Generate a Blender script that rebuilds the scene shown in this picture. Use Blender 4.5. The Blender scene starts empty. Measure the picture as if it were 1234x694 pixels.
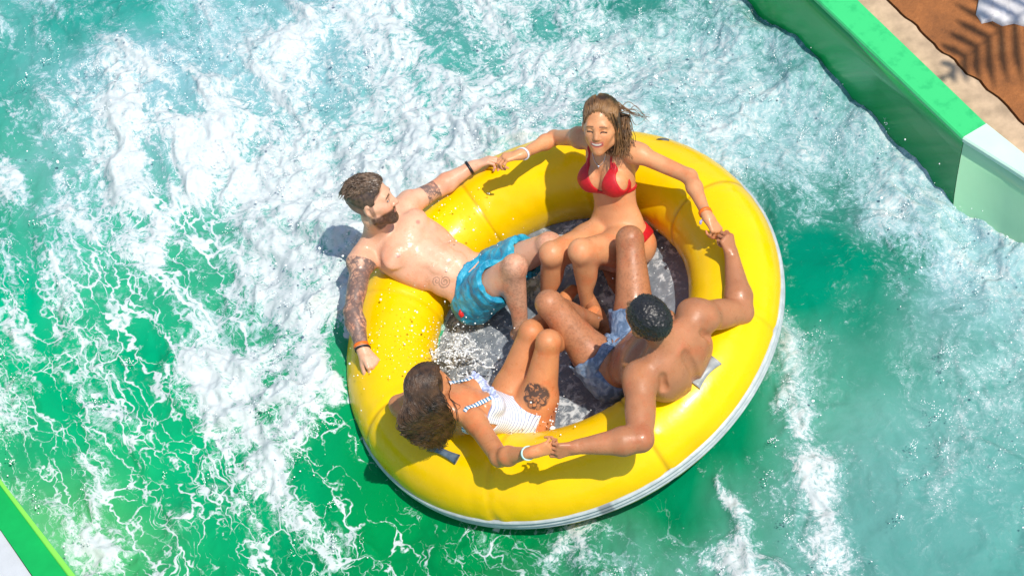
import bpy, math, random
import numpy as np
from mathutils import Matrix, Vector
rng = np.random.default_rng(7); random.seed(7)
scene = bpy.context.scene
COL = scene.collection
NP = lambda *a: np.array(a, float)
def nrm(v): return np.asarray(v, float) / (np.linalg.norm(v) + 1e-12)

# ------------------------------------------------------------------ frames
# camera frame: x right, y up, z towards the viewer; the raft floats tilted on the rushing water
DIST, PCX, PCY, SCL, PW, PH = 12.0, 675.2, 387.8, 262.6, 1234.0, 694.0
def frame(phi, el):
    n = NP(-math.sin(phi)*math.cos(el), math.cos(phi)*math.cos(el), math.sin(el))
    u = NP(math.cos(phi), math.sin(phi), 0.0)
    return np.array([u, np.cross(n, u), n])
RR = frame(math.radians(31.8), math.radians(49.6))      # raft axes in the camera frame
RW = frame(math.radians(12.0), math.radians(52.0))      # world axes in the camera frame
R2W = RW @ RR.T                                         # raft -> world
CAMR, CAMW, FPX = RR @ NP(0, 0, DIST), RW @ NP(0, 0, DIST), SCL * DIST
def cr(*v): return RR @ nrm(v)                          # direction: camera frame -> raft frame
def cw(*v): return RW @ nrm(v)
def _ray(px, py, R): return R @ nrm(((px-PCX)/FPX, -(py-PCY)/FPX, -1.0))
def at(px, py, h):                                      # a point at height h above the raft plane
    d = _ray(px, py, RR); return CAMR + (h-CAMR[2])/d[2]*d
def bone(par, px, py, L, s=1):                          # a joint at bone length L from its parent
    d = _ray(px, py, RR); oc = CAMR-par; b = d@oc; q = b*b-(oc@oc-L*L)
    return CAMR + (-b - (s*math.sqrt(q) if q > 0 else 0))*d
def wat(px, py, z):                                     # a point at world height z
    d = _ray(px, py, RW); return CAMW + (z-CAMW[2])/d[2]*d
M4 = Matrix(R2W.tolist()).to_4x4()

# ------------------------------------------------------------------ noise
def _h(ix, iy, iz):
    n = (ix*374761393 + iy*668265263 + iz*2147483647 + 1013904223) & 0xffffffff
    n = ((n ^ (n >> 13)) * 1274126177) & 0xffffffff
    n = ((n ^ (n >> 16)) * 2246822519) & 0xffffffff
    return ((n ^ (n >> 15)) & 0xffff) / 32767.5 - 1.0
def noise(p):
    p = np.asarray(p, float); i = np.floor(p).astype(np.int64); f = p - i
    w = f*f*f*(f*(f*6-15)+10)
    out = np.zeros(len(p))
    for dx in (0, 1):
        for dy in (0, 1):
            for dz in (0, 1):
                ww = (w[:,0] if dx else 1-w[:,0])*(w[:,1] if dy else 1-w[:,1])*(w[:,2] if dz else 1-w[:,2])
                out += ww*_h(i[:,0]+dx, i[:,1]+dy, i[:,2]+dz)
    return out
def fbm(p, o=4, g=.5):
    s = 0; a = 1; t = 0
    for k in range(o): s = s + a*noise(p*2**k + 17.3*k); t += a; a *= g
    return s/t
def sstep(a, b, x):
    t = np.clip((x-a)/(b-a), 0, 1); return t*t*(3-2*t)

# ------------------------------------------------------------------ meshes
def mesh_obj(name, V, Fc, mat, parent=None, smooth=True, mw=None, loc=None, col=None):
    me = bpy.data.meshes.new(name)
    me.from_pydata(np.asarray(V, float).tolist() if len(V) else [], [], Fc if isinstance(Fc, list) else Fc.tolist())
    if smooth: me.polygons.foreach_set('use_smooth', [True]*len(me.polygons))
    if col is not None:
        a = me.color_attributes.new('col', 'FLOAT_COLOR', 'POINT')
        a.data.foreach_set('color', np.c_[col, np.ones(len(col))].astype(np.float32).ravel())
    if mat is not None: me.materials.append(mat)
    o = bpy.data.objects.new(name, me); COL.objects.link(o)
    if parent is not None: o.parent = parent
    elif mw is not None: o.matrix_world = mw
    elif loc is not None: o.location = loc
    return o
def quad_mesh_fast(name, V, Q, mat, attrs=None, mw=None, parent=None, smooth=True):
    me = bpy.data.meshes.new(name)
    me.vertices.add(len(V)); me.vertices.foreach_set('co', np.asarray(V, np.float32).ravel())
    n = len(Q); k = Q.shape[1]
    me.loops.add(n*k); me.loops.foreach_set('vertex_index', Q.astype(np.int32).ravel())
    me.polygons.add(n); me.polygons.foreach_set('loop_start', np.arange(0, n*k, k, dtype=np.int32))
    me.polygons.foreach_set('use_smooth', np.full(n, smooth))
    me.update(calc_edges=True); me.validate()
    for nm, a in (attrs or {}).items():
        if a.ndim == 2:
            t = me.color_attributes.new(nm, 'FLOAT_COLOR', 'POINT')
            t.data.foreach_set('color', np.c_[a, np.ones(len(a))].astype(np.float32).ravel())
        else:
            t = me.attributes.new(nm, 'FLOAT', 'POINT'); t.data.foreach_set('value', a.astype(np.float32))
    me.materials.append(mat)
    o = bpy.data.objects.new(name, me); COL.objects.link(o)
    if parent is not None: o.parent = parent
    elif mw is not None: o.matrix_world = mw
    return o
def tag(o, label=None, cat=None, group=None, kind=None):
    for k, v in (('label', label), ('category', cat), ('group', group), ('kind', kind)):
        if v: o[k] = v
    return o
def empty(name, mw):
    o = bpy.data.objects.new(name, None); COL.objects.link(o); o.matrix_world = mw
    o.empty_display_size = .1; return o
def tubes(paths, radii, sides=5, cap=True):
    """tapered tubes along polylines -> (V, faces)"""
    V, Fc = [], []
    cs = np.cos(np.arange(sides)*2*np.pi/sides); sn = np.sin(np.arange(sides)*2*np.pi/sides)
    for P, r in zip(paths, radii):
        P = np.asarray(P, float); n = len(P); r = np.broadcast_to(np.asarray(r, float), (n,))
        T = np.gradient(P, axis=0); T /= np.linalg.norm(T, axis=1)[:, None] + 1e-12
        ref = NP(0, 0, 1) if abs(T[0][2]) < .8 else NP(1, 0, 0)
        A = np.cross(T, ref); A /= np.linalg.norm(A, axis=1)[:, None] + 1e-12
        B = np.cross(T, A); b0 = len(V)
        ring = P[:, None] + r[:, None, None]*(cs[None, :, None]*A[:, None] + sn[None, :, None]*B[:, None])
        V.extend(ring.reshape(-1, 3).tolist())
        for i in range(n-1):
            for j in range(sides):
                k = (j+1) % sides
                Fc.append([b0+i*sides+j, b0+i*sides+k, b0+(i+1)*sides+k, b0+(i+1)*sides+j])
        if cap:
            Fc.append([b0+j for j in range(sides)][::-1]); Fc.append([b0+(n-1)*sides+j for j in range(sides)])
    return np.array(V), Fc
def catmull(P, n=8):
    P = np.asarray(P, float); Q = np.vstack([2*P[0]-P[1], P, 2*P[-1]-P[-2]]); out = []
    for i in range(1, len(Q)-2):
        for t in np.arange(n)/n:
            a, b, c, d = Q[i-1:i+3]
            out.append(.5*((2*b)+(c-a)*t+(2*a-5*b+4*c-d)*t*t+(3*b-a-3*c+d)*t**3))
    out.append(P[-1]); return np.array(out)

# ------------------------------------------------------------------ signed distance fields -> surface nets
class Field:
    def __init__(s, lo, hi, vox):
        s.lo = np.array(lo, float); s.v = vox
        s.n = np.ceil((np.array(hi)-s.lo)/vox).astype(int)+1
        s.F = np.full(s.n, .06, np.float32)
        s.ax = [(s.lo[i]+np.arange(s.n[i])*vox).astype(np.float32) for i in range(3)]
    def win(s, lo, hi, m):
        a = np.clip(np.floor((np.array(lo)-m-s.lo)/s.v).astype(int), 0, s.n); b = np.clip(np.ceil((np.array(hi)+m-s.lo)/s.v).astype(int)+1, 0, s.n)
        sl = tuple(slice(a[i], b[i]) for i in range(3))
        return sl, s.ax[0][sl[0]][:, None, None], s.ax[1][sl[1]][None, :, None], s.ax[2][sl[2]][None, None, :]
    def comb(s, sl, d, k, op):
        A = s.F[sl]
        if A.size == 0: return
        if op == 'u':
            h = np.maximum(k-np.abs(A-d), 0)/k; s.F[sl] = np.minimum(A, d)-h*h*k*.25
        else:
            d = -d; h = np.maximum(k-np.abs(A-d), 0)/k; s.F[sl] = np.maximum(A, d)+h*h*k*.25
    def cone(s, a, b, ra, rb, k=.02, op='u'):
        a = np.asarray(a, float); b = np.asarray(b, float); r = max(ra, rb)
        sl, x, y, z = s.win(np.minimum(a, b)-r, np.maximum(a, b)+r, max(k, .03))
        ab = b-a; L = ab@ab+1e-12
        t = np.clip(((x-a[0])*ab[0]+(y-a[1])*ab[1]+(z-a[2])*ab[2])/L, 0, 1)
        d = np.sqrt((x-a[0]-t*ab[0])**2+(y-a[1]-t*ab[1])**2+(z-a[2]-t*ab[2])**2)-(ra+(rb-ra)*t)
        s.comb(sl, d, k, op)
    def ell(s, c, axes, rad, k=.02, op='u'):
        c = np.asarray(c, float); A = np.array(axes, float); rad = np.array(rad, float)
        e = np.sqrt(((A*rad[:, None])**2).sum(0))
        sl, x, y, z = s.win(c-e, c+e, max(k, .03))
        X = [((x-c[0])*A[i][0]+(y-c[1])*A[i][1]+(z-c[2])*A[i][2]) for i in range(3)]
        k0 = np.sqrt(sum((X[i]/rad[i])**2 for i in range(3))); k1 = np.sqrt(sum((X[i]/rad[i]**2)**2 for i in range(3)))+1e-9
        s.comb(sl, k0*(k0-1)/k1, k, op)
    def sample(s, P):
        q = (np.asarray(P, float)-s.lo)/s.v; q = np.clip(q, 0, s.n-1.001); i = q.astype(int); f = q-i; o = 0
        for dx in (0, 1):
            for dy in (0, 1):
                for dz in (0, 1):
                    w = (f[:, 0] if dx else 1-f[:, 0])*(f[:, 1] if dy else 1-f[:, 1])*(f[:, 2] if dz else 1-f[:, 2])
                    o = o+w*s.F[i[:, 0]+dx, i[:, 1]+dy, i[:, 2]+dz]
        return o
    def grad(s, P):
        e = s.v; g = np.stack([s.sample(P+NP(*d)*e)-s.sample(P-NP(*d)*e) for d in np.eye(3)], 1)
        return g/(np.linalg.norm(g, axis=1)[:, None]+1e-9)
    def snap(s, P, off=0.0, it=6):
        P = np.array(P, float).reshape(-1, 3)
        for _ in range(it): P = P-(s.sample(P)-off)[:, None]*s.grad(P)*.9
        return P
def nets(F, lo, v):
    F = np.asarray(F); I = F < 0; n = np.array(F.shape)
    c = np.zeros(n-1, np.uint8); offs = [(a, b, d) for a in (0, 1) for b in (0, 1) for d in (0, 1)]
    for a, b, d in offs: c += I[a:n[0]-1+a, b:n[1]-1+b, d:n[2]-1+d]
    act = np.argwhere((c > 0) & (c < 8)); idx = np.full(n-1, -1, np.int64); idx[tuple(act.T)] = np.arange(len(act))
    C = np.stack([F[act[:, 0]+a, act[:, 1]+b, act[:, 2]+d] for a, b, d in offs], 1); O = np.array(offs, float)
    S = np.zeros((len(act), 3)); W = np.zeros(len(act))
    for i in range(8):
        for j in range(i+1, 8):
            if np.abs(O[i]-O[j]).sum() != 1: continue
            m = (C[:, i] < 0) != (C[:, j] < 0); t = np.where(m, C[:, i]/(C[:, i]-C[:, j]+1e-20), 0)
            S += m[:, None]*(O[i]+t[:, None]*(O[j]-O[i])); W += m
    V = np.asarray(lo)+v*(act+S/W[:, None]); Q = []
    for ax in range(3):
        o1, o2 = [(1, 2), (2, 0), (0, 1)][ax]
        sl = [slice(1, n[i]-1) for i in range(3)]; sl[ax] = slice(0, n[ax]-1); s2 = list(sl); s2[ax] = slice(1, n[ax])
        e = np.argwhere(I[tuple(sl)] != I[tuple(s2)]); st = [1, 1, 1]; st[ax] = 0; e = e+np.array(st)
        q = []
        for d1, d2 in ((0, 0), (-1, 0), (-1, -1), (0, -1)):
            k = e.copy(); k[:, o1] += d1; k[:, o2] += d2; q.append(idx[tuple(k.T)])
        q = np.stack(q, 1); fl = I[tuple(e.T)]
        q[~fl] = q[~fl][:, ::-1]; Q.append(q)
    Q = np.vstack(Q); Q = Q[(Q >= 0).all(1)]
    return V, Q

# ------------------------------------------------------------------ materials
class NT:
    def __init__(s, name):
        s.m = bpy.data.materials.new(name); s.m.use_nodes = True; s.t = s.m.node_tree; s.N = s.t.nodes
        s.p = s.N['Principled BSDF']; s.out = s.N['Material Output']
    def n(s, typ, **kw):
        o = s.N.new('ShaderNode'+typ)
        for k, v in kw.items():
            if k.startswith('i_'):
                key = k[2:].replace('_', ' ')
                o.inputs[key].default_value = v
            else: setattr(o, k, v)
        return o
    def l(s, a, b): s.t.links.new(a, b)
    def math(s, op, a, b=None, c=None, clamp=False):
        o = s.N.new('ShaderNodeMath'); o.operation = op; o.use_clamp = clamp
        for i, v in enumerate((a, b, c)):
            if v is None: continue
            if isinstance(v, (int, float)): o.inputs[i].default_value = v
            else: s.l(v, o.inputs[i])
        return o.outputs[0]
    def mix(s, f, a, b, typ='RGBA', blend='MIX'):
        o = s.N.new('ShaderNodeMix'); o.data_type = typ; o.blend_type = blend
        ia, ib, io = (6, 7, 2) if typ == 'RGBA' else (2, 3, 0)
        for i, v in ((0, f), (ia, a), (ib, b)):
            if isinstance(v, (int, float)): o.inputs[i].default_value = v
            elif isinstance(v, tuple): o.inputs[i].default_value = v if len(v) == 4 else (*v, 1)
            else: s.l(v, o.inputs[i])
        return o.outputs[io]
    def ramp(s, f, *stops):
        o = s.N.new('ShaderNodeValToRGB'); e = o.color_ramp.elements
        while len(e) < len(stops): e.new(.5)
        for k, (p, c) in enumerate(stops):
            e[k].position = p; e[k].color = (c, c, c, 1) if isinstance(c, (int, float)) else (*c, 1)
        s.l(f, o.inputs[0]); return o.outputs[0]
    def smooth(s, f, a, b):
        o = s.N.new('ShaderNodeMapRange'); o.interpolation_type = 'SMOOTHSTEP'
        for i, v in ((0, f), (1, a), (2, b)):
            if isinstance(v, (int, float)): o.inputs[i].default_value = v
            else: s.l(v, o.inputs[i])
        return o.outputs[0]
    def coord(s, which='Object'): return s.n('TexCoord').outputs[which]
    def noise(s, vec, scale, detail=4, rough=.55, dist=0.0):
        o = s.n('TexNoise'); o.inputs['Scale'].default_value = scale; o.inputs['Detail'].default_value = detail
        o.inputs['Roughness'].default_value = rough; o.inputs['Distortion'].default_value = dist
        s.l(vec, o.inputs['Vector']); return o.outputs['Fac']
    def vor(s, vec, scale, feat='F1', rnd=1.0):
        o = s.n('TexVoronoi', feature=feat); o.inputs['Scale'].default_value = scale; o.inputs['Randomness'].default_value = rnd
        s.l(vec, o.inputs['Vector']); return o.outputs['Distance']
    def bump(s, h, strength, dist=.01, prev=None):
        o = s.n('Bump'); o.inputs['Strength'].default_value = strength; o.inputs['Distance'].default_value = dist
        s.l(h, o.inputs['Height'])
        if prev is not None: s.l(prev, o.inputs['Normal'])
        return o.outputs[0]
    def set(s, **kw):
        for k, v in kw.items():
            i = s.p.inputs[k.replace('_', ' ')]
            if isinstance(v, tuple): i.default_value = v if len(v) == 4 or k == 'Subsurface_Radius' else (*v, 1)
            elif isinstance(v, (int, float)): i.default_value = v
            else: s.l(v, i)
        return s.m
def mat_skin(name, rough=.38):
    t = NT(name); c = t.coord(); a = t.n('Attribute', attribute_name='col').outputs['Color']
    n1 = t.noise(c, 14, 4); n2 = t.noise(c, 160, 3)
    n0 = t.noise(c, 5.5, 3); k = t.math('ADD', t.math('MULTIPLY', n1, .45), t.math('ADD', t.math('MULTIPLY', n2, .25), t.math('MULTIPLY', n0, .35))); k = t.math('ADD', k, .48)
    a = t.mix(t.smooth(t.noise(c, 9, 4, .6), .48, .68), a, t.mix(1.0, a, (1.04, .82, .74), 'RGBA', 'MULTIPLY'))
    o = t.n('VectorMath', operation='SCALE'); t.l(a, o.inputs[0]); t.l(k, o.inputs['Scale'])
    drops = t.smooth(t.vor(c, 90), .28, .12); sel = t.smooth(t.noise(c, 23, 2), .5, .62)
    b = t.bump(n2, .25, .003); b = t.bump(t.math('MULTIPLY', drops, sel), .5, .003, b)
    wet = t.smooth(t.noise(c, 26, 5, .65), .50, .62); r = t.math('SUBTRACT', t.math('ADD', t.math('MULTIPLY', n1, .3), rough-.05), t.math('MULTIPLY', wet, .24))
    return t.set(Base_Color=o.outputs[0], Roughness=r, Normal=b, Subsurface_Weight=.12, Subsurface_Radius=(.012, .005, .003),
                 Subsurface_Scale=1.0, Specular_IOR_Level=.42, Coat_Weight=.03, Coat_Roughness=.3)
def mat_plain(name, col, rough=.5, var=.25, scale=30, bump=.15, bscale=200, **kw):
    t = NT(name); c = t.coord(); n1 = t.noise(c, scale, 5)
    d = tuple(x*(1-var) for x in col); e = tuple(min(1, x*(1+var*.6)) for x in col)
    cc = t.ramp(n1, (.3, d), (.7, e))
    return t.set(Base_Color=cc, Roughness=rough, Normal=t.bump(t.noise(c, bscale, 3), bump, .004), **kw)
def mat_hair(name, dark, light, scale=60, rough=.35):
    t = NT(name); c = t.coord(); n1 = t.noise(c, scale, 4, .6); n2 = t.noise(c, 12, 2)
    f = t.math('ADD', t.math('MULTIPLY', n1, .6), t.math('MULTIPLY', n2, .4))
    return t.set(Base_Color=t.ramp(f, (.38, dark), (.62, light)), Roughness=rough, Specular_IOR_Level=.6, Normal=t.bump(t.noise(c, 300, 2), .3, .003))

# ------------------------------------------------------------------ people
def basis(lat, up):
    """rows: left, front, up of a body or a head"""
    up = nrm(up); lat = nrm(lat-up*(lat@up)); return np.array([lat, np.cross(lat, up), up])
def fbasis(f, up):
    f = nrm(f); up = nrm(up-f*(up@f)); return np.array([np.cross(up, f), f, up])
def hand(F, w, d, p, side, curl=(25, 40, 30), spread=1.0, s=1.0, thumb=(.55, .7, .35), k0=.012):
    """palm, four jointed fingers of unequal length and a thumb that leaves the side of the palm"""
    d = nrm(d); p = nrm(p-d*(p@d)); t = nrm(np.cross(d, p))*side
    kn = [w+s*(d*.086+t*.029), w+s*(d*.092+t*.0095), w+s*(d*.087-t*.0095), w+s*(d*.078-t*.027)]
    for i, q in enumerate(kn): F.cone(w+s*(d*.012+t*(.012-.008*i)), q, .0165*s, .0115*s, k0)
    F.cone(w-d*.02, w+d*.02*s, .022*s, .02*s, .02)
    tips = []
    for i, (L, r) in enumerate(zip((.078, .087, .081, .064), (.0088, .009, .0085, .0075))):
        q = kn[i]; th = 0; fd = nrm(d+t*(.10, .03, -.04, -.12)[i]*spread)
        for j, (fr, c) in enumerate(zip((.46, .3, .24), curl)):
            th += math.radians(c*(1+.08*i)); v = fd*math.cos(th)+p*math.sin(th)
            e = q+v*L*fr*s; F.cone(q, e, r*s*(1-.08*j), r*s*(1-.08*(j+1)), .0035); q = e
        tips.append(q)
    b = w+s*(d*.022+t*.018+p*.004); td = nrm(d*thumb[0]+t*thumb[1]+p*thumb[2])
    m = b+td*.045*s; F.cone(b, m, .017*s, .0125*s, .012)
    v2 = nrm(td*.75+d*.5+p*.25); e = m+v2*.03*s; F.cone(m, e, .0115*s, .0105*s, .004)
    e2 = e+nrm(v2+d*.2+p*.25)*.026*s; F.cone(e, e2, .0105*s, .008*s, .004)
def head(F, c, H, s, smile=False, male=True):
    L, f, u = H
    P = lambda l, ff, uu: c+s*(L*l+f*ff+u*uu)
    F.ell(P(0, -.012, .033), H, s*NP(.076, .098, .09), .02)
    F.ell(P(0, .03, -.03), H, s*NP(.06, .066, .082), .03)
    ch = P(0, .066, -.098); r = .024 if male else .019
    for q in (1, -1):
        jc = P((.053 if male else .045)*q, .005, -.068); F.cone(jc, ch, .02*s, r*s, .025); F.cone(P(.06*q, -.002, -.02), jc, .018*s, .019*s, .02)
        F.cone(P(.034*q, .06, -.026), P((.055 if male else .049)*q, .02, -.01), .023*s, .018*s, .022)
    F.cone(P(.034, .074, .024), P(-.034, .074, .024), .014*s, .014*s, .02)
    for q in (1, -1): F.ell(P(.032*q, .098, .004), H, s*(NP(.018, .014, .012) if male else NP(.016, .0125, .010)), .014, 's')
    for q in (1, -1): F.ell(P(.031*q, .076, .004), H, s*NP(.015, .0135, .0105), .003)
    F.cone(P(0, .086, .016), P(0, .108 if male else .102, -.026), .0085*s, (.0125 if male else .0105)*s, .014)
    for q in (1, -1): F.ell(P((.012 if male else .0095)*q, .096, -.031), H, s*NP(.009, .01, .008)*(1 if male else .8), .006)
    if smile:
        F.ell(P(0, .070, -.055), H, s*NP(.036, .016, .030), .02)
        F.cone(P(-.02, .080, -.050), P(.02, .080, -.050), .0055*s, .0055*s, .008)
        F.cone(P(-.015, .081, -.077), P(.015, .081, -.077), .0065*s, .0065*s, .008)
    else:
        F.ell(P(0, .085, -.055), H, s*NP(.022, .011, .006), .006); F.ell(P(0, .084, -.066), H, s*NP(.019, .011, .0065), .006)
    for q in (1, -1):
        F.ell(P(.077*q, -.008, -.008), np.array([L*.9-f*.35*q, f*.9+L*.35*q, u]), s*NP(.009, .019, .03), .008)
        F.ell(P(.086*q, -.004, -.006), H, s*NP(.006, .009, .016), .004, 's')
def build_body(J, S):
    """J: joints in raft space, S: build parameters. One continuous surface."""
    male = S['male']; B = S.get('bulk', 1.0); AB = S.get('arm', 1.0)*B
    pts = np.array([v for v in J.values() if np.shape(v) == (3,)])
    F = Field(pts.min(0)-.2, pts.max(0)+.2, S.get('vox', .0042))
    ch, pe = J['chest'], J['pel']; up = nrm(ch-pe); TL = np.linalg.norm(ch-pe)
    lat = nrm(J['shL']-J['shR']); T = basis(lat, up); fr = T[1]
    Pv = basis(J['plat'], up*.6+NP(0, 0, 1)*.4); J['T'], J['Pv'] = T, Pv
    hl, hr = J['hipL'], J['hipR']
    mid = lambda t, fo=0: pe+(ch-pe)*t+fr*fo
    Tm = basis(lat+Pv[0], up)
    if male:
        F.ell(pe+Pv[2]*.02, Pv, NP(.15, .10, .105)*B, .04)
        F.ell(mid(.32), Tm, NP(.138, .092, .14)*B, .05)
        F.ell(mid(.68), T, NP(.155, .108, .17)*B, .05)
        F.ell(mid(.86, -.005), T, NP(.155, .09, .10)*B, .05)
        for q in (1, -1):
            F.ell(mid(.80, .068)+T[0]*q*.078, T, NP(.085, .036, .062)*B, .025)
            F.ell(mid(.78, -.082)+T[0]*q*.088, basis(T[0]+T[2]*.3*q, T[2]), NP(.072, .036, .092)*B, .02)
            F.ell(mid(.66, -.02)+T[0]*q*.125, T, NP(.04, .065, .13)*B, .03)
            for i in range(3): F.ell(mid(.30+.13*i, .078)+T[0]*q*.034, T, NP(.036, .015, .038), .02)
        F.cone(mid(.25, -.112), mid(.92, -.12), .016, .016, .025, 's')
    else:
        F.ell(pe+Pv[2]*.0, Pv, NP(.155, .10, .10)*B, .04)
        F.ell(mid(.22), basis(Tm[0]+Pv[0], up), NP(.138, .088, .10)*B, .05)
        F.ell(mid(.45), Tm, NP(.108, .075, .13)*B, .05)
        F.ell(mid(.72), T, NP(.125, .085, .15)*B, .05)
        F.ell(mid(.90, -.005), T, NP(.125, .068, .08)*B, .05)
        bs = S.get('bust', .06)
        for q in (1, -1):
            F.ell(mid(.70, .066)+T[0]*q*.066, T, NP(bs*1.0, bs*.82, bs), .018)
            F.ell(mid(.84, -.06)+T[0]*q*.07, T, NP(.055, .02, .07), .02)
        F.cone(mid(.15, -.09), mid(.9, -.085), .008, .008, .02, 's')
    if S.get('hunch'):                                                   # shoulders rolled forward, upper back turned up
        an = math.radians(42); u2 = T[2]*math.cos(an)+T[1]*math.sin(an); f2 = T[1]*math.cos(an)-T[2]*math.sin(an); X2 = np.array([T[0], f2, u2])
        bk = lambda x, z, y=-.10: ch+T[0]*x+u2*z+f2*y
        F.ell(bk(0, -.07, -.035), X2, NP(.17, .078, .13)*B, .05); F.ell(bk(0, -.15, -.025), X2, NP(.155, .082, .13)*B, .06)
        for q in (1, -1):
            F.ell(bk(.095*q, -.075, -.074), np.array([nrm(T[0]+u2*.3*q), f2, nrm(u2-T[0]*.3*q)]), NP(.066, .030, .085)*B, .04)
            F.cone(bk(.02*q, .03, -.06), bk(.14*q, .0, -.03), .036, .032, .03)
        def groove(pts, r, dp):
            L = F.snap(np.array([bk(x, z, -.115) for x, z in pts]), 0, 14); L = catmull(L+F.grad(L)*(r-dp), 4)
            for a_, b_ in zip(L[:-1], L[1:]): F.cone(a_, b_, r, r, .022, 's')
        groove([(0, .03), (0, -.04), (0, -.10), (0, -.17), (0, -.25)], .015, .008)
        for q in (1, -1): groove([(.165*q, .04), (.175*q, -.0), (.165*q, -.05)], .012, .006)
    F.ell(mid(.17, .115 if male else .10), T, NP(.007, .012, .008), .012, 's')         # navel
    nk = .054 if male else .044
    hd = J['head']; H = J['H']; hs = S['hs']
    nb = mid(1.03, -.012); nt = hd-H[2]*.075*hs-H[1]*.02*hs
    F.cone(nb, nt, nk*1.1, nk, .035)
    if not male:
        for q in (1, -1): F.cone(mid(.99, .05)+T[0]*q*.014, mid(.99, .03)+T[0]*q*.13, .011, .011, .015)
    for sd, q in (('L', 1), ('R', -1)):
        sh, el, wr = J['sh'+sd], J['el'+sd], J['wr'+sd]; a = nrm(el-sh)
        F.cone(nt*.45+nb*.55-fr*.012, sh+nrm(nb-sh)*.03+T[2]*.012, .036 if male else .026, .048 if male else .036, .04)
        if male:
            F.ell(sh+a*.02, basis(a, nrm(nb-sh)+T[2]), NP(.080, .06, .058)*(.4*B+.6*AB), .025)
            F.cone(sh, el, .051*AB, .041*AB, .03)
            ft = S.get('bic'+sd, fr); ft = nrm(ft-a*(a@ft)); A3 = np.array([a, ft, np.cross(a, ft)])
            F.ell(sh+(el-sh)*.58+ft*.014, A3, NP(.085, .038, .038)*AB, .02)
            F.ell(sh+(el-sh)*.5-ft*.016, A3, NP(.095, .038, .038)*AB, .02)
            b = nrm(wr-el); F.cone(el, el+(wr-el)*.28, .040*AB, .046*AB, .02); F.cone(el+(wr-el)*.28, wr, .046*AB, .027*(.5+.5*AB), .02)
        else:
            F.ell(sh+a*.012, basis(a, nrm(nb-sh)+T[2]), NP(.055, .045, .043)*B, .03)
            F.cone(sh, el, .040*AB, .033*AB, .03)
            F.cone(el, el+(wr-el)*.28, .032*AB, .034*AB, .02); F.cone(el+(wr-el)*.28, wr, .034*AB, .0215*B, .02)
        hp, kn, an, to = J['hip'+sd], J['kn'+sd], J['an'+sd], J['to'+sd]
        th, kr = (.088, .056) if male else (.086, .051)
        LB = S.get('leg', 1.0); th *= LB; kr *= LB; F.cone(hp, hp+(kn-hp)*.3, th*B, th*B*.96, .05); F.cone(hp+(kn-hp)*.3, kn, th*B*.96, kr*B, .035)
        F.ell(hp*.6+pe*.4-Pv[1]*.05-Pv[2]*.02, Pv, NP(.085, .075, .085)*B, .04)                     # glute
        tl = nrm(kn-hp); sl = nrm(an-kn); bk = nrm(-(tl-sl*(tl@sl))*1.0+1e-6)
        F.ell(kn+nrm(tl-sl)*.008, basis(np.cross(tl, sl)+1e-6, sl), NP(.040, .037, .048)*B, .035)        # kneecap
        F.cone(kn, an, (.05 if male else .046)*B*LB, (.033 if male else .029)*B, .025)
        F.ell(kn+(an-kn)*.32+bk*.026, np.array([sl, bk, np.cross(sl, bk)]), NP(.12, .042, .046)*B*LB, .03)  # calf
        fd = nrm(to-an); F.cone(an-fd*.035+sl*.03, an+fd*.05+sl*.02, .032, .033, .02); F.cone(an+fd*.04+sl*.02, to+sl*.03, .033, .02, .02)
        F.cone(an+fd*.08+np.cross(fd, sl)*.02+sl*.03, to+np.cross(fd, sl)*.02+sl*.03, .022, .015, .02)
        h = J.get('hand'+sd)
        if h: hand(F, wr, h['d'], h['p'], q*h.get('flip', 1), h.get('curl', (30, 45, 30)), h.get('spread', 1), h.get('s', 1.0 if male else .92), h.get('thumb', (.55, .7, .35)))
    head(F, hd, H, hs, S.get('smile', False), male)
    return F
def loc(V, c, H, s=1.0): return ((V-c)@np.asarray(H).T)/s
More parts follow.
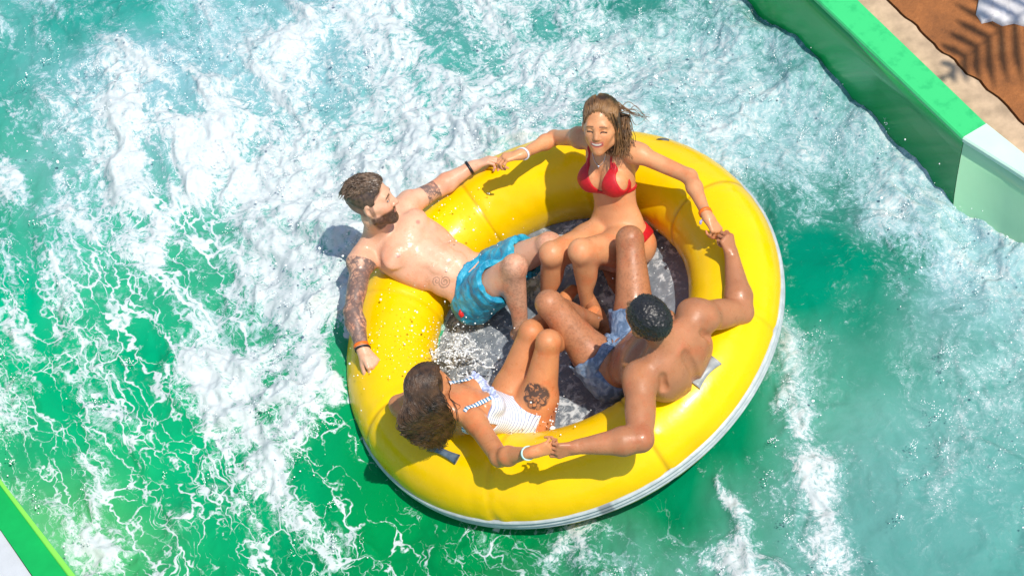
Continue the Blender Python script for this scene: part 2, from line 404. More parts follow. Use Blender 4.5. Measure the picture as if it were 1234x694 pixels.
def paint_head(V, C, J, S):
    q = loc(V, J['head'], J['H'], S['hs']); l, f, u = q.T; al = np.abs(l); near = np.linalg.norm(q, axis=1) < .16
    def put(m, col, a=1.0): m = np.clip(m, 0, 1)*near*a; C[:] = C*(1-m[:, None])+np.array(col)*m[:, None]
    male_ = S['male']; lipc = S.get('lip', C.mean(0)*NP(.95, .55, .55))
    put(sstep(.055, .03, al)*sstep(.05, .075, f)*sstep(.03, .01, np.abs(u+.025)), C.mean(0)*NP(1.05, .82, .78), .35 if S['male'] else .15)    # cheeks, nose
    yy = u+.0615-(8.5*al*al if S.get('smile') else 0)
    if S.get('smile'): put(sstep(.032, .028, al)*(f > .045)*sstep(.0135, .0105, np.abs(yy)), lipc)
    else: put(sstep(.024, .021, al)*(f > .07)*sstep(.0105, .007, np.abs(u+.0605)), lipc)
    if S.get('smile'):
        tp = np.clip(1-(al/.030)**2, 0, 1); put(sstep(.028, .025, al)*(f > .045)*sstep(.0082, .0064, np.abs(yy)/(.35+.65*tp)), (.14, .025, .022))
        put(sstep(.0245, .022, al)*(f > .045)*sstep(.0058, .0042, np.abs(yy-.0018)/(.2+.8*tp)), (.72, .66, .58))
    bw = .0045 if S['male'] else .0033
    put((f > .05)*sstep(.05, .046, al)*sstep(.012, .015, al)*sstep(bw*1.5, bw*.6, np.abs(u-.026+np.maximum(al-.036, 0)*.5)), S['brow'], .9 if male_ else .8)
    eo = S.get('eye', .0042); lash = S.get('lash')
    arc = u-.0015+28*(al-.0315)**2
    if lash:
        put((f > .055)*sstep(.0155, .0135, np.abs(al-.0315))*sstep(.0046, .0030, np.abs(arc)), (.03, .016, .012))
        put((f > .055)*sstep(.010, .008, np.abs(al-.030))*sstep(.0075, .0055, np.abs(al-.030))*sstep(.0022, .0014, np.abs(arc+.002)), (.30, .24, .2), .6)
    if not lash: put((f > .055)*sstep(.0145, .0125, np.abs(al-.0315))*sstep(eo*1.6, eo*1.1, np.abs(u-.0035)), (.035, .02, .015))
    if not lash: put((f > .055)*sstep(.0115, .0095, np.abs(al-.0315))*sstep(eo, eo*.7, np.abs(u-.003)), (.7, .66, .62))
    if not lash: put((f > .055)*sstep(.0062, .005, np.hypot(al-.0315, u-.002))*(np.abs(u-.003) < eo), (.03, .018, .012))
    if S.get('beard') is not None:
        m = sstep(-.036, -.052, u+.25*np.maximum(.03-np.abs(f-.03), 0))*sstep(.0, .02, f+.02)*sstep(-.155, -.14, u)
        m = np.maximum(m, sstep(.028, .02, al)*sstep(.012, .007, np.abs(u+.046))*(f > .07)); m *= 1-sstep(.019, .015, al)*sstep(.010, .007, np.abs(u+.061))
        sb = sstep(.012, .005, np.abs(f-.012))*(al > .06)*sstep(-.07, -.06, u)*sstep(.03, .02, u); m = np.maximum(m, sb*.7)
        put(m*(.92+.1*noise(q*160)), S['beard'], .97)
    # stubble / scalp tint under the hair
    if S.get('scalp') is not None:
        put(sstep(.0, .01, u-.02-.035*sstep(.02, .08, f))*sstep(.075, .06, f)+sstep(.0, .01, -f+.01)*sstep(-.055, -.035, u)*(al < .072), S['scalp'], S.get('scalp_a', .8))

# ------------------------------------------------------------------ posing
def legs(J, hw, plat):
    J['plat'] = nrm(plat); J['hipL'] = J['pel']+J['plat']*hw; J['hipR'] = J['pel']-J['plat']*hw
def tang(deg):                                          # left-hand direction of someone sitting at this angle, facing in
    a = math.radians(deg); return NP(math.sin(a), -math.cos(a), 0)
def poseA():
    J = {'pel': at(580, 346, .04)}
    J['shR'] = at(437, 311, .335); J['shL'] = at(489, 249, .335); J['chest'] = (J['shR']+J['shL'])/2
    J['head'] = bone(J['chest']+cr(-.3, .5, 0)*.02, 448, 243, .255, 1); J['H'] = fbasis(cr(.9, .18, .2), cr(-.38, .8, .45))
    J['elR'] = bone(J['shR'], 425, 376, .29, 1); J['wrR'] = at(437, 421, .262)
    J['elL'] = at(526, 228, .27); J['wrL'] = at(569, 201, .265)
    legs(J, .085, tang(125))
    J['knR'] = bone(J['hipR'], 620, 322, .43, 1); J['anR'] = at(628, 402, -.035); J['toR'] = at(650, 425, -.075)
    J['knL'] = bone(J['hipL'], 662, 295, .43, 1); J['anL'] = at(716, 312, -.03); J['toL'] = at(735, 322, .05)
    J['handL'] = dict(d=cr(.9, .35, .1), p=cr(.3, -.75, -.35), curl=(30, 45, 35), thumb=(.7, .5, .3))
    J['handR'] = dict(d=cr(.45, -.6, .15), p=cr(-.1, -.5, -.8), curl=(50, 70, 50), spread=.4, thumb=(.75, .4, .4))
    return J
def poseB():
    J = {'pel': at(748, 292, .03)}
    J['chest'] = at(733, 177, .45)
    J['shL'] = bone(J['chest'], 766, 184, .16, 1); J['shR'] = bone(J['chest'], 699, 166, .16, -1)
    J['chest'] = (J['shL']+J['shR'])/2
    J['head'] = bone(J['chest'], 724, 151, .225, 1); J['H'] = fbasis(cr(-.22, -.42, .87), cr(-.05, .84, .52))
    J['elL'] = bone(J['shL'], 831, 213, .275, 1); J['wrL'] = bone(J['elL'], 852, 260, .235, 1)
    J['elR'] = bone(J['shR'], 668, 166, .27, -1); J['wrR'] = bone(J['elR'], 629, 186, .235, 1)
    legs(J, .085, tang(35))
    J['knL'] = bone(J['hipL'], 700, 303, .40, 1); J['knR'] = bone(J['hipR'], 665, 306, .40, 1)
    J['anR'] = bone(J['knR'], 658, 372, .38, -1); J['anL'] = bone(J['knL'], 708, 372, .38, -1)
    J['toR'] = J['anR']+cr(-.1, -.6, .1)*.13; J['toL'] = J['anL']+cr(.1, -.6, .1)*.13
    J['handR'] = dict(d=cr(-.95, -.2, .1), p=cr(.1, -.75, -.5), curl=(35, 50, 35), thumb=(.7, .5, .3))
    J['handL'] = dict(d=cr(.45, -.7, .1), p=cr(-.4, -.5, -.6), curl=(55, 60, 40), thumb=(.6, .6, .4))
    return J
def poseC():
    J = {'pel': at(752, 436, .04)}
    J['shR'] = at(838, 381, .40); J['shL'] = at(771, 455, .42); J['chest'] = (J['shR']+J['shL'])/2
    J['head'] = bone(J['chest'], 781, 384, .25, 1); J['H'] = fbasis(cr(-.62, .58, -.25), cr(-.1, .35, .9))
    J['elR'] = bone(J['shR'], 893, 376, .30, -1); J['wrR'] = bone(J['elR'], 882, 309, .26, -1)
    J['elL'] = bone(J['shL'], 772, 529, .30, 1); J['wrL'] = bone(J['elL'], 697, 538, .26, 1)
    legs(J, .09, tang(-69))
    J['knL'] = bone(J['hipL'], 662, 366, .44, 1); J['knR'] = bone(J['hipR'], 759, 289, .44, 1)
    J['anL'] = bone(J['knL'], 722, 390, .43, -1); J['anR'] = bone(J['knR'], 752, 352, .43, -1)
    J['toL'] = J['anL']+cr(-.3, .7, -.3)*.16; J['toR'] = J['anR']+cr(-.3, .6, -.2)*.16
    J['handR'] = dict(d=cr(-.25, .8, .2), p=cr(-.5, -.1, -.8), curl=(60, 70, 45), thumb=(.6, .5, .5))
    J['handL'] = dict(d=cr(-.95, -.2, .1), p=cr(-.1, .55, -.75), curl=(30, 55, 40), thumb=(.75, .45, .35))
    return J
def poseD():
    J = {'pel': at(626, 503, .04)}
    J['shR'] = at(573, 508, .37); J['shL'] = at(530, 466, .37); J['chest'] = (J['shR']+J['shL'])/2
    J['head'] = bone(J['chest'], 517, 468, .225, 1); J['H'] = fbasis(cr(.62, .58, -.42), cr(-.3, .5, .8))
    J['elR'] = bone(J['shR'], 602, 551, .275, 1); J['wrR'] = bone(J['elR'], 640, 545, .235, 1)
    J['elL'] = bone(J['shL'], 480, 487, .275, -1); J['wrL'] = at(492, 506, .235)
    legs(J, .085, tang(-145))
    J['knR'] = bone(J['hipR'], 661, 412, .41, 1); J['knL'] = bone(J['hipL'], 640, 400, .41, 1)
    J['anR'] = bone(J['knR'], 694, 398, .39, -1); J['anL'] = bone(J['knL'], 668, 374, .39, -1)
    J['toR'] = J['anR']+cr(.5, .5, -.3)*.13; J['toL'] = J['anL']+cr(.5, .5, -.3)*.13
    J['handR'] = dict(d=cr(.9, .25, .1), p=cr(.1, .6, -.7), curl=(40, 50, 35), thumb=(.75, .4, .3))
    J['handL'] = dict(d=cr(.35, -.7, -.1), p=cr(.2, -.2, -.9), curl=(25, 45, 35))
    return J
def place_body(name, V, Q, col, mat, base):
    mw = M4 @ Matrix.Translation(Vector(base))
    return quad_mesh_fast(name, V-base, Q, mat, {'col': col}, mw=mw)
def child(name, V, Q, mat, par, base, attrs=None):
    V = np.asarray(V)-base
    if isinstance(Q, list): return mesh_obj(name, V, Q, mat, parent=par)
    return quad_mesh_fast(name, V, Q, mat, attrs, parent=par)
def subgrid(F, lo, hi, m=.0):
    a = np.clip(((np.array(lo)-m-F.lo)/F.v).astype(int), 0, F.n-2); b = np.clip(((np.array(hi)+m-F.lo)/F.v).astype(int)+1, a+2, F.n)
    sl = tuple(slice(a[i], b[i]) for i in range(3))
    G = np.stack(np.meshgrid(*[F.ax[i][sl[i]] for i in range(3)], indexing='ij'), -1).astype(float)
    return F.F[sl], G, F.lo+a*F.v
def shell(F, lo, hi, fn, off):
    f, G, o = subgrid(F, lo, hi); sh = f.shape
    r = fn(G.reshape(-1, 3)).reshape(sh)
    d = np.maximum(f-off, r); d = np.pad(d, 1, constant_values=.05)
    return nets(d, o-F.v, F.v)
def segd(P, a, b):
    ab = b-a; t = np.clip(((P-a)@ab)/(ab@ab+1e-12), 0, 1); return np.linalg.norm(P-a-t[:, None]*ab, axis=1)
def polyd(P, L): return np.min([segd(P, L[i], L[i+1]) for i in range(len(L)-1)], axis=0)
def tri2(x, y, pts):
    d = -1e9
    n = len(pts); ar = sum(pts[i][0]*pts[(i+1) % n][1]-pts[(i+1) % n][0]*pts[i][1] for i in range(n))
    for i in range(n):
        a, b = np.array(pts[i], float), np.array(pts[(i+1) % n], float); e = nrm(b-a)*(1 if ar > 0 else -1)
        d = np.maximum(d, (x-a[0])*e[1]-(y-a[1])*e[0])
    return d
def trunks(F, J, fr, infl, waist, amp=.006, vox=.004):
    """loose swim trunks: inflated hips and thighs, cut at waistband and hems, with soft folds"""
    pe, Pv, T = J['pel'], J['Pv'], J['T']
    pts = [pe]+[J['hip'+s]+(J['kn'+s]-J['hip'+s])*fr for s in 'LR']; pts = np.array(pts)
    K = Field(pts.min(0)-.2, pts.max(0)+.2, vox); out = None
    G = np.stack(np.meshgrid(*K.ax, indexing='ij'), -1).reshape(-1, 3).astype(float); bodyd = F.sample(G).reshape(K.n)
    nz = (noise(G*22)*.6+noise(G*NP(45, 40, 45))*.4).reshape(K.n)*amp
    K.ell(pe+Pv[2]*.0, Pv, NP(.152+infl, .10+infl, .12), .04)
    for s in 'LR':
        hp, kn = J['hip'+s], J['kn'+s]; a = nrm(kn-hp); e = hp+(kn-hp)*(fr+.1)
        K2 = Field(K.lo, K.lo+(K.n-1)*vox, vox); K2.F = np.full(K.n, .06, np.float32); K2.n = K.n; K2.ax = K.ax
        K2.cone(hp, e, .092+infl, .083+infl*1.5, .03)
        pl = ((G-hp)@a-np.linalg.norm(kn-hp)*fr).reshape(K.n)+nz*1.0
        d2 = np.maximum(K2.F, pl); d2 = np.maximum(d2, -np.maximum(bodyd-.0035, -.03-pl))
        h = np.maximum(.03-np.abs(K.F-d2), 0)/.03; K.F = np.minimum(K.F, d2)-h*h*.03*.25
    wz = ((G-pe)@T[2]-waist-1.5*np.maximum(0, (G-pe)@T[1]-.075)).reshape(K.n)
    ctr = np.linalg.norm(G-pe, axis=1).reshape(K.n)-.19
    d = np.maximum(K.F+nz, wz); d = np.minimum(d, np.maximum(np.maximum(bodyd-.006, ctr), np.maximum(wz, -wz-.035)))
    d = np.pad(d, 1, constant_values=.05)
    return nets(d, K.lo-vox, vox)
def cap_mesh(J, s, fn, box=((-.14, -.2, -.25), (.14, .16, .18)), vox=.0032):
    """hair volume from a distance function in head coordinates"""
    lo, hi = np.array(box)
    ax = [np.arange(lo[i], hi[i], vox) for i in range(3)]
    G = np.stack(np.meshgrid(*ax, indexing='ij'), -1)
    d = fn(G.reshape(-1, 3)).reshape(G.shape[:3]); d = np.pad(d, 1, constant_values=.05)
    V, Q = nets(d, lo-vox, vox)
    return V, Q
def h2r(q, J, s): return J['head']+s*(q@J['H'])
def elld(q, c, r):
    x = (q-np.array(c))/np.array(r); k0 = np.linalg.norm(x, axis=1); return k0*(k0-1)/(np.linalg.norm(x/np.array(r), axis=1)+1e-9)
def smin(a, b, k): h = np.maximum(k-np.abs(a-b), 0)/k; return np.minimum(a, b)-h*h*k*.25
def smax(a, b, k): return -smin(-a, -b, k)
def cuff(F, a, b, t, r, off=.002, tilt=0):
    """a band round a limb: loop pushed on to the skin"""
    ax = nrm(b-a); c = a+(b-a)*t; e1 = nrm(np.cross(ax, NP(.3, .5, .8))); e2 = np.cross(ax, e1)
    th = np.linspace(0, 2*np.pi, 37); P = c+.035*(np.cos(th)[:, None]*e1+np.sin(th)[:, None]*e2)
    for _ in range(6):
        P = F.snap(P, off, 1); P = P-((P-c)@ax)[:, None]*ax
    return P
def band(F, a, b, t, w, th, name, mat, par, base):
    ax = nrm(b-a); P = cuff(F, a, b, t, .03, th*.5); c = P[:-1].mean(0); n = len(P)-1
    V = []; Fc = []
    for i in range(n):
        o = nrm(P[i]-c)
        for x, y in ((-w/2, -th/2), (w/2, -th/2), (w/2, th/2), (-w/2, th/2)): V.append(P[i]+ax*x+o*y)
    for i in range(n):
        j = (i+1) % n
        for k in range(4): l = (k+1) % 4; Fc.append([i*4+k, i*4+l, j*4+l, j*4+k])
    return child(name, np.array(V), Fc, mat, par, base)

MS = {k: mat_skin('skin_'+k, r) for k, r in (('fair', .42), ('tan', .40), ('brown', .38), ('olive', .40))}
M_RED = mat_plain('red_swim_fabric', (.52, .006, .014), .55, .15, 60, .2, 500)
M_ORANGE = mat_plain('orange_band', (.85, .16, .01), .4, .1); M_BLACK = mat_plain('black_band', (.012, .012, .014), .4, .2)
M_WHITE = mat_plain('white_band', (.75, .76, .8), .4, .1); M_YBAND = mat_plain('yellow_band', (.85, .5, .01), .4, .1)
M_SILVER = mat_plain('silver', (.7, .7, .72), .25, .1, Metallic=1.0)
M_LILAC = mat_plain('lilac_tag', (.35, .33, .6), .4, .15)
M_DGREEN = mat_plain('seafoam_band', (.5, .75, .7), .4, .1)

def thigh_tattoo(V, C, c, r, nrmv, e1):
    e2 = np.cross(nrmv, e1); q = V-c; x, y = q@e1, q@e2; ok = ((q@nrmv) > -.03)
    rr = np.hypot(x, y*1.0)/r; an = np.arctan2(y, x)
    pet = np.abs(rr-.62-.22*np.cos(an*6)) < .10; pet |= np.abs(rr-.32-.1*np.cos(an*6+1)) < .07; pet |= (np.abs(rr-.85-.12*np.cos(an*9)) < .05)
    dark = (x > 0)*(rr < .95)*(noise(q*90) > -.1)
    m = np.clip((pet | dark.astype(bool))*1.0+.45*(noise(q*60) > -.25), 0, 1)*(rr < 1.02)*ok*sstep(1.05, .9, rr)*.9
    C[:] = C*(1-m[:, None])+NP(.03, .028, .028)*m[:, None]

# ---- man leaning back on the left: turquoise trunks, tattooed arms
def man_left():
    J = poseA(); S = dict(male=True, hs=1.02, bulk=1.0, brow=(.06, .035, .02), vox=.0035, beard=(.022, .013, .008), scalp=(.10, .06, .04), eye=.0032, lip=(.45, .18, .14))
    F = build_body(J, S); V, Q = nets(F.F, F.lo, F.v); base = J['pel']
    C = np.tile(NP(.68, .37, .235), (len(V), 1))
    T = J['T']; TL = np.linalg.norm(J['chest']-J['pel'])
    for s, q in (('L', 1), ('R', -1)):
        npl = J['pel']+(J['chest']-J['pel'])*.77+T[0]*q*.095+T[1]*.11; d = np.linalg.norm(V-npl, axis=1)
        C = C*(1-sstep(.016, .009, d)[:, None]*.75)+NP(.36, .13, .1)*sstep(.016, .009, d)[:, None]*.75
        a, e, w = J['sh'+s], J['el'+s], J['wr'+s]
        d = np.minimum(segd(V, a, e), segd(V, e, w)); al = ((V-a)@nrm(e-a))
        fore = segd(V, e, w) < segd(V, a, e)
        n1 = noise(V*55+3); n2 = noise(V*95+9); n3 = noise(V*20); n4 = noise(V*32+5)
        pat = sstep(.2, .08, np.abs(n1))*.65+sstep(0, .3, n2)*.35+sstep(-.1, .3, n3)*.4+.22+sstep(.12, .05, np.abs(n4))*.4
        msk = (d < .085)*(al > .03)*(np.linalg.norm(V-w, axis=1) > .03)*(((V-w)@nrm(w-e)) < -.02)
        if s == 'L': msk = msk*(~fore)*(al > .10)
        msk = msk*np.clip(pat, 0, .8)
        C = C*(1-msk[:, None])+NP(.045, .05, .06)*msk[:, None]
    # scroll tattoo low on the right side of the belly
    c = J['pel']+(J['chest']-J['pel'])*.30-T[0]*.085+T[1]*.06; q = V-c; x, y = q@T[2], q@T[0]; r = np.hypot(x, y); an = np.arctan2(y, x)
    r2 = np.hypot(x-.035, y+.012); a2 = np.arctan2(y+.012, x-.035)
    sc = ((np.abs(((r-.006*an/np.pi)*90) % 1-.5) < .2) & (r < .028)) | ((np.abs(((r2+.006*a2/np.pi)*90) % 1-.5) < .2) & (r2 < .02))
    m = sc & ((q@T[1]) > -.06) & (np.linalg.norm(q, axis=1) < .09); C[m] = C[m]*.5+.02
    for s in 'LR':                                                       # body hair and tone of the shins
        d = segd(V, J['kn'+s], J['an'+s]); C *= (1-.22*sstep(.075, .06, d)*(.6+.8*(noise(V*150) > .15)))[:, None]
    paint_head(V, C, J, S)
    o = place_body('person', V, Q, C, MS['fair'], base)
    tag(o, 'bearded man with tattooed arms in turquoise swim trunks leaning back on the raft, arms spread', 'person', 'people riding the raft')
    Vs, Qs = trunks(F, J, .60, .015, .085, .009)
    t = NT('turquoise_swim_fabric'); c = t.coord(); n = t.noise(c, 16, 5, .6); w = t.noise(c, 95, 3)
    m = t.set(Base_Color=t.ramp(n, (.35, (.0, .18, .34)), (.5, (.01, .30, .47)), (.68, (.06, .42, .56))), Roughness=.5, Normal=t.bump(w, .35, .006, t.bump(n, .5, .02)))
    sh = child('swim_trunks', Vs, Qs, m, o, base)
    # red motif sewn on the trunks
    p0 = Vs[np.argmin(np.linalg.norm(Vs-at(560, 378, .05), axis=1))]
    cand = np.array([np.array(_pix(v)) for v in Vs]); dd = np.hypot(cand[:, 0]-556, cand[:, 1]-377)+np.array([(RR.T@v)[2] for v in Vs])*-60
    p0 = Vs[np.argmin(dd)]; nn = cr(-.15, -.2, .95); e1 = nrm(cr(.5, .8, 0)-nn*(cr(.5, .8, 0)@nn)); e2 = np.cross(nn, e1)
    out = NP(*[0]*3); loop = [(-.022, -.012), (-.004, -.018), (.004, -.006), (.02, -.002), (.024, .010), (.006, .014), (-.012, .010)]
    ring = []
    for x, y in loop:
        g = p0+e1*x+e2*y; ring.append(Vs[np.argmin(np.linalg.norm(np.cross(Vs-g, nn), axis=1)-.3*((Vs-g)@nn))]*0+g+nn*.004)
    VV = np.vstack([ring, np.array(ring)-nn*.008]); nL = len(loop)
    child('motif', VV, [list(range(nL)), list(range(2*nL-1, nL-1, -1))]+[[i, i+nL, (i+1) % nL+nL, (i+1) % nL] for i in range(nL)], mat_plain('red_motif', (.65, .02, .02), .5, .1), sh, base*0 if False else base)
    # hair: short sides, longer combed top
    def hf(q):
        l, f, u = q.T; fl = fbm(q*NP(130, 26, 50), 3)*.006+noise(q*NP(60, 14, 30)+4)*.006
        top = elld(q, (0, -.008, .046), (.073, .104, .092))+fl
        top = smax(top, (f-.076-.3*(u-.1)), .012); top = smax(top, -(u-.035-.25*np.clip(f, -1, .1)), .02)
        side = elld(q, (0, -.014, .030), (.0795, .1015, .092))+fl*.2
        side = smax(side, f-.032-.5*np.maximum(u-.03, 0), .004); side = smax(side, -(u+.012+.6*np.minimum(f, 0.02)), .006)
        return smin(top, side, .006)
    Vh, Qh = cap_mesh(J, 1.02, hf)
    mh = mat_hair('dark_brown_hair', (.018, .011, .008), (.11, .068, .042), 70)
    hr = child('hair', h2r(Vh, J, 1.02), Qh, mh, o, base)
    top = Vh[(Vh[:, 2] > .075)]; k = rng.choice(len(top), 520); ps = []; rs = []
    for p in top[k]:
        d = nrm(NP(rng.normal(0, .2)+p[0]*3, -.85+rng.normal(0, .2), .18-max(0, -p[1])*4)); L = rng.uniform(.022, .042); cdir = NP(rng.normal(0, .006), 0, -.012)
        ps.append(h2r(np.array([p-d*.004, p+d*L*.5+NP(0, 0, .003), p+d*L+cdir]), J, 1.02)); rs.append([.0032, .0026, .0008])
    child('strand', *tubes(ps, rs, 4), mat_hair('brown_lock', (.03, .018, .012), (.19, .125, .08), 40, .3), hr, base)
    band(F, J['elR'], J['wrR'], .90, .014, .004, 'wristband', M_ORANGE, o, base); band(F, J['elR'], J['wrR'], .985, .009, .006, 'bracelet', M_BLACK, o, base)
    band(F, J['elL'], J['wrL'], .93, .013, .006, 'watch_strap', M_BLACK, o, base)
    return o
def _pix(p):
    c = RR.T@p; w = DIST-c[2]; return PCX+FPX*c[0]/w, PCY-FPX*c[1]/w

# ---- laughing woman at the back: red bikini, wet blond-brown hair
def woman_back():
    J = poseB(); S = dict(male=False, hs=.99, bulk=.97, bust=.066, arm=1.06, leg=1.1, brow=(.10, .055, .03), smile=True, lash=True, lip=(.5, .14, .11), vox=.0032)
    F = build_body(J, S); V, Q = nets(F.F, F.lo, F.v); base = J['pel']
    C = np.tile(NP(.62, .285, .13), (len(V), 1)); C *= (1+.08*noise(V*9))[:, None]
    for s in 'LR':
        d = np.linalg.norm(V-J['kn'+s], axis=1); C = C*(1-.3*sstep(.08, .03, d)[:, None])+NP(.6, .25, .14)*.3*sstep(.08, .03, d)[:, None]
    paint_head(V, C, J, S)
    o = place_body('person', V, Q, C, MS['tan'], base)
    tag(o, 'laughing woman in a red bikini with wet light brown hair sitting upright at the back', 'person', 'people riding the raft')
    T, pe, ch = J['T'], J['pel'], J['chest']; TL = np.linalg.norm(ch-pe); Pv = J['Pv']
    def top(P):
        q = (P-pe)@T.T; x, y, z = q.T; z = z/TL; ax = np.abs(x)
        d = tri2(ax, z*TL, [(.010, .585*TL), (.135, .60*TL), (.118, .72*TL), (.078, .90*TL), (.068, .90*TL)])
        d = np.maximum(d, -y+.015)
        bandd = np.maximum(np.abs(z-.592-.0*ax)*TL-.0075, 0*y-1)
        return np.minimum(d, bandd)
    c = pe+(ch-pe)*.75
    bik = shell(F, c-.26, c+.26, top, .0052)
    tp = child('bikini_top', *bik, M_RED, o, base)
    for q in (1, -1):
        L = F.snap(np.array([pe+T[2]*TL*z+T[0]*q*x+T[1]*y for x, y, z in ((.073, .1, .885), (.07, .08, .95), (.062, .05, 1.02), (.05, .0, 1.07), (.03, -.03, 1.1))]), .002)
        child('strap', *tubes([catmull(L, 6)], [.0052], 6), M_RED, tp, base)
    def bot(P):
        q = (P-pe)@Pv.T; x, y, z = q.T; ax = np.abs(x)
        th = np.minimum(segd(P, J['hipL']+(J['knL']-J['hipL'])*.4, J['knL']), segd(P, J['hipR']+(J['knR']-J['hipR'])*.4, J['knR']))
        return np.maximum.reduce([z-.062-.18*ax, -(z-1.0*ax+.11), np.where(ax > .09, np.abs(z-.035-.18*ax)-.026, -1), .115-th, np.linalg.norm(P-pe, axis=1)-.2])
    child('bikini_bottom', *shell(F, pe-.24, pe+.24, bot, .006), M_RED, o, base)
    # necklace
    L = F.snap(np.array([pe+T[2]*TL*z+T[0]*x+T[1]*.09 for x, z in ((-.055, 1.03), (-.045, .97), (-.028, .91), (-.008, .868), (.0, .86), (.010, .868), (.03, .91), (.045, .97), (.055, 1.03))]), .002)
    nk = child('necklace', *tubes([catmull(L, 6)], [.0016], 5), M_SILVER, o, base)
    pd = L[4]; child('pendant', *tubes([[pd+T[2]*.004, pd, pd-T[2]*.007, pd-T[2]*.012]], [[.001, .005, .005, .001]], 8), M_SILVER, nk, base)
    # hair
    def hf(q):
        l, f, u = q.T; fl = fbm(q*NP(75, 40, 30), 3)*.012
        d = elld(q, (0, -.012, .036), (.0815, .1035, .0925))+fl*.25
        hl = f-.052-.3*np.clip(u-.08, -.2, .03)+.5*np.maximum(np.abs(l)-.06, 0)
        d = smax(d, hl, .012); d = smax(d, -(u-.015+.0*f)+np.where(f < .03, -1, 0)*.2-.0, .01)
        bk = elld(q, (.025, -.065, -.055), (.066, .045, .11))+fl*.8
        lft = elld(q, (.070, -.014, -.04), (.018, .036, .08))+fl*.6
        rt = elld(q, (-.073, -.022, .01), (.012, .028, .04))+fl*.6
        return smin(smin(smin(d, bk, .02), lft, .012), rt, .012)
    Vh, Qh = cap_mesh(J, .99, hf, ((-.15, -.2, -.25), (.17, .14, .18)))
    mh = mat_hair('wet_light_brown_hair', (.030, .014, .006), (.14, .07, .028), 45, .4)
    hr = child('hair', h2r(Vh, J, .99), Qh, mh, o, base)
    ps, rs = [], []
    for i in range(560):                                                  # combed-back locks, falling to her left shoulder
        a = rng.uniform(-1, 1); l0 = a*.07; f0 = .078+rng.normal(0, .004)-.032*a*a; s0 = rng.uniform(0, .07)
        sd = 1 if a > -.25 else -1
        P = [NP(l0, f0-(s0*.5 if i % 2 else 0), .100-.080*a*a+rng.normal(0, .004)), NP(l0*1.15+.006*sd, f0-.05-s0, .128-.02*abs(a)), NP(l0*1.3+.02*sd, -.07-s0*.4, .09), NP(l0*1.1+.035*sd, -.09, .02), NP(l0+.045*sd+rng.normal(0, .012), -.07+rng.normal(0, .02), -.06), NP(l0+.05*sd+rng.normal(0, .02), -.045+rng.normal(0, .03), -.12-rng.uniform(0, .05))]
        n = (6 if rng.random() < .6 else 5) if sd > 0 else 4
        if sd < 0: P[3] = NP(l0*1.0-.0, -.085, .0+rng.normal(0, .02))
        P = catmull(P[:n], 5); e = np.array([np.linalg.norm((p-NP(0, -.012, .034))/NP(.084, .107, .095)) for p in P])
        P = np.where((P[:, 2] > .03)[:, None] | (e < 1)[:, None], NP(0, -.012, .034)+(P-NP(0, -.012, .034))/e[:, None]*rng.uniform(1.0, 1.06), P)
        P += np.c_[noise(P*50+i), noise(P*50+i+7), noise(P*50+i+3)]*.003; s_ = np.linspace(0, 1, len(P)); P[:, 0] += np.sin(s_*20+(i//12)*1.7)*.009*s_*(P[:, 2] < .05); P[:, 1] += np.cos(s_*18+(i//12)*2.3)*.007*s_*(P[:, 2] < .05)
        P = h2r(P, J, .99); P[0] = F.snap(P[0], .001)[0]; P[1:7] = F.snap(P[1:7], NP(.003, .006, .009, .011, .013, .014)+rng.uniform(0, .003), 4)
        ps.append(P); rs.append(np.linspace(.0033, .0009, len(P))*np.minimum(1, .15+np.arange(len(P))*.35))
    for i in range(26):                                                   # locks along the cheek and loose ends blown to the right
        if i < 14:
            x = rng.uniform(.058, .09); P = [NP(x*.8, .055, .085), NP(x, .05-rng.uniform(0, .03), .03), NP(x+.01, .025, -.05), NP(x+.0, .02+rng.normal(0, .01), -.12-rng.uniform(0, .04))]
        else:
            P = [NP(.07, -.05, .07+rng.normal(0, .02)), NP(.11, -.06, .05+rng.normal(0, .015)), NP(.15, -.06, .035+rng.normal(0, .02)), NP(.19+rng.uniform(0, .03), -.05, .03+rng.normal(0, .015))]
        P = catmull(P, 5); ps.append(h2r(P, J, .99)); rs.append(np.linspace(.0026, .0006, len(P)))
    child('strand', *tubes(ps, rs, 4), mat_hair('blond_lock', (.040, .018, .007), (.29, .145, .05), 20, .42), hr, base)
    band(F, J['elL'], J['wrL'], .93, .015, .004, 'wristband', M_ORANGE, o, base)
    band(F, J['elR'], J['wrR'], .97, .010, .005, 'bracelet', M_WHITE, o, base)
    t = J['wrL']+cr(-.7, -.6, .2)*.03
    child('tag', *tubes([[t, t+cr(-.4, -.5, .3)*.012, t+cr(-.3, -.8, .2)*.022]], [[.004, .007, .005]], 6), M_LILAC, o, base)
    return o

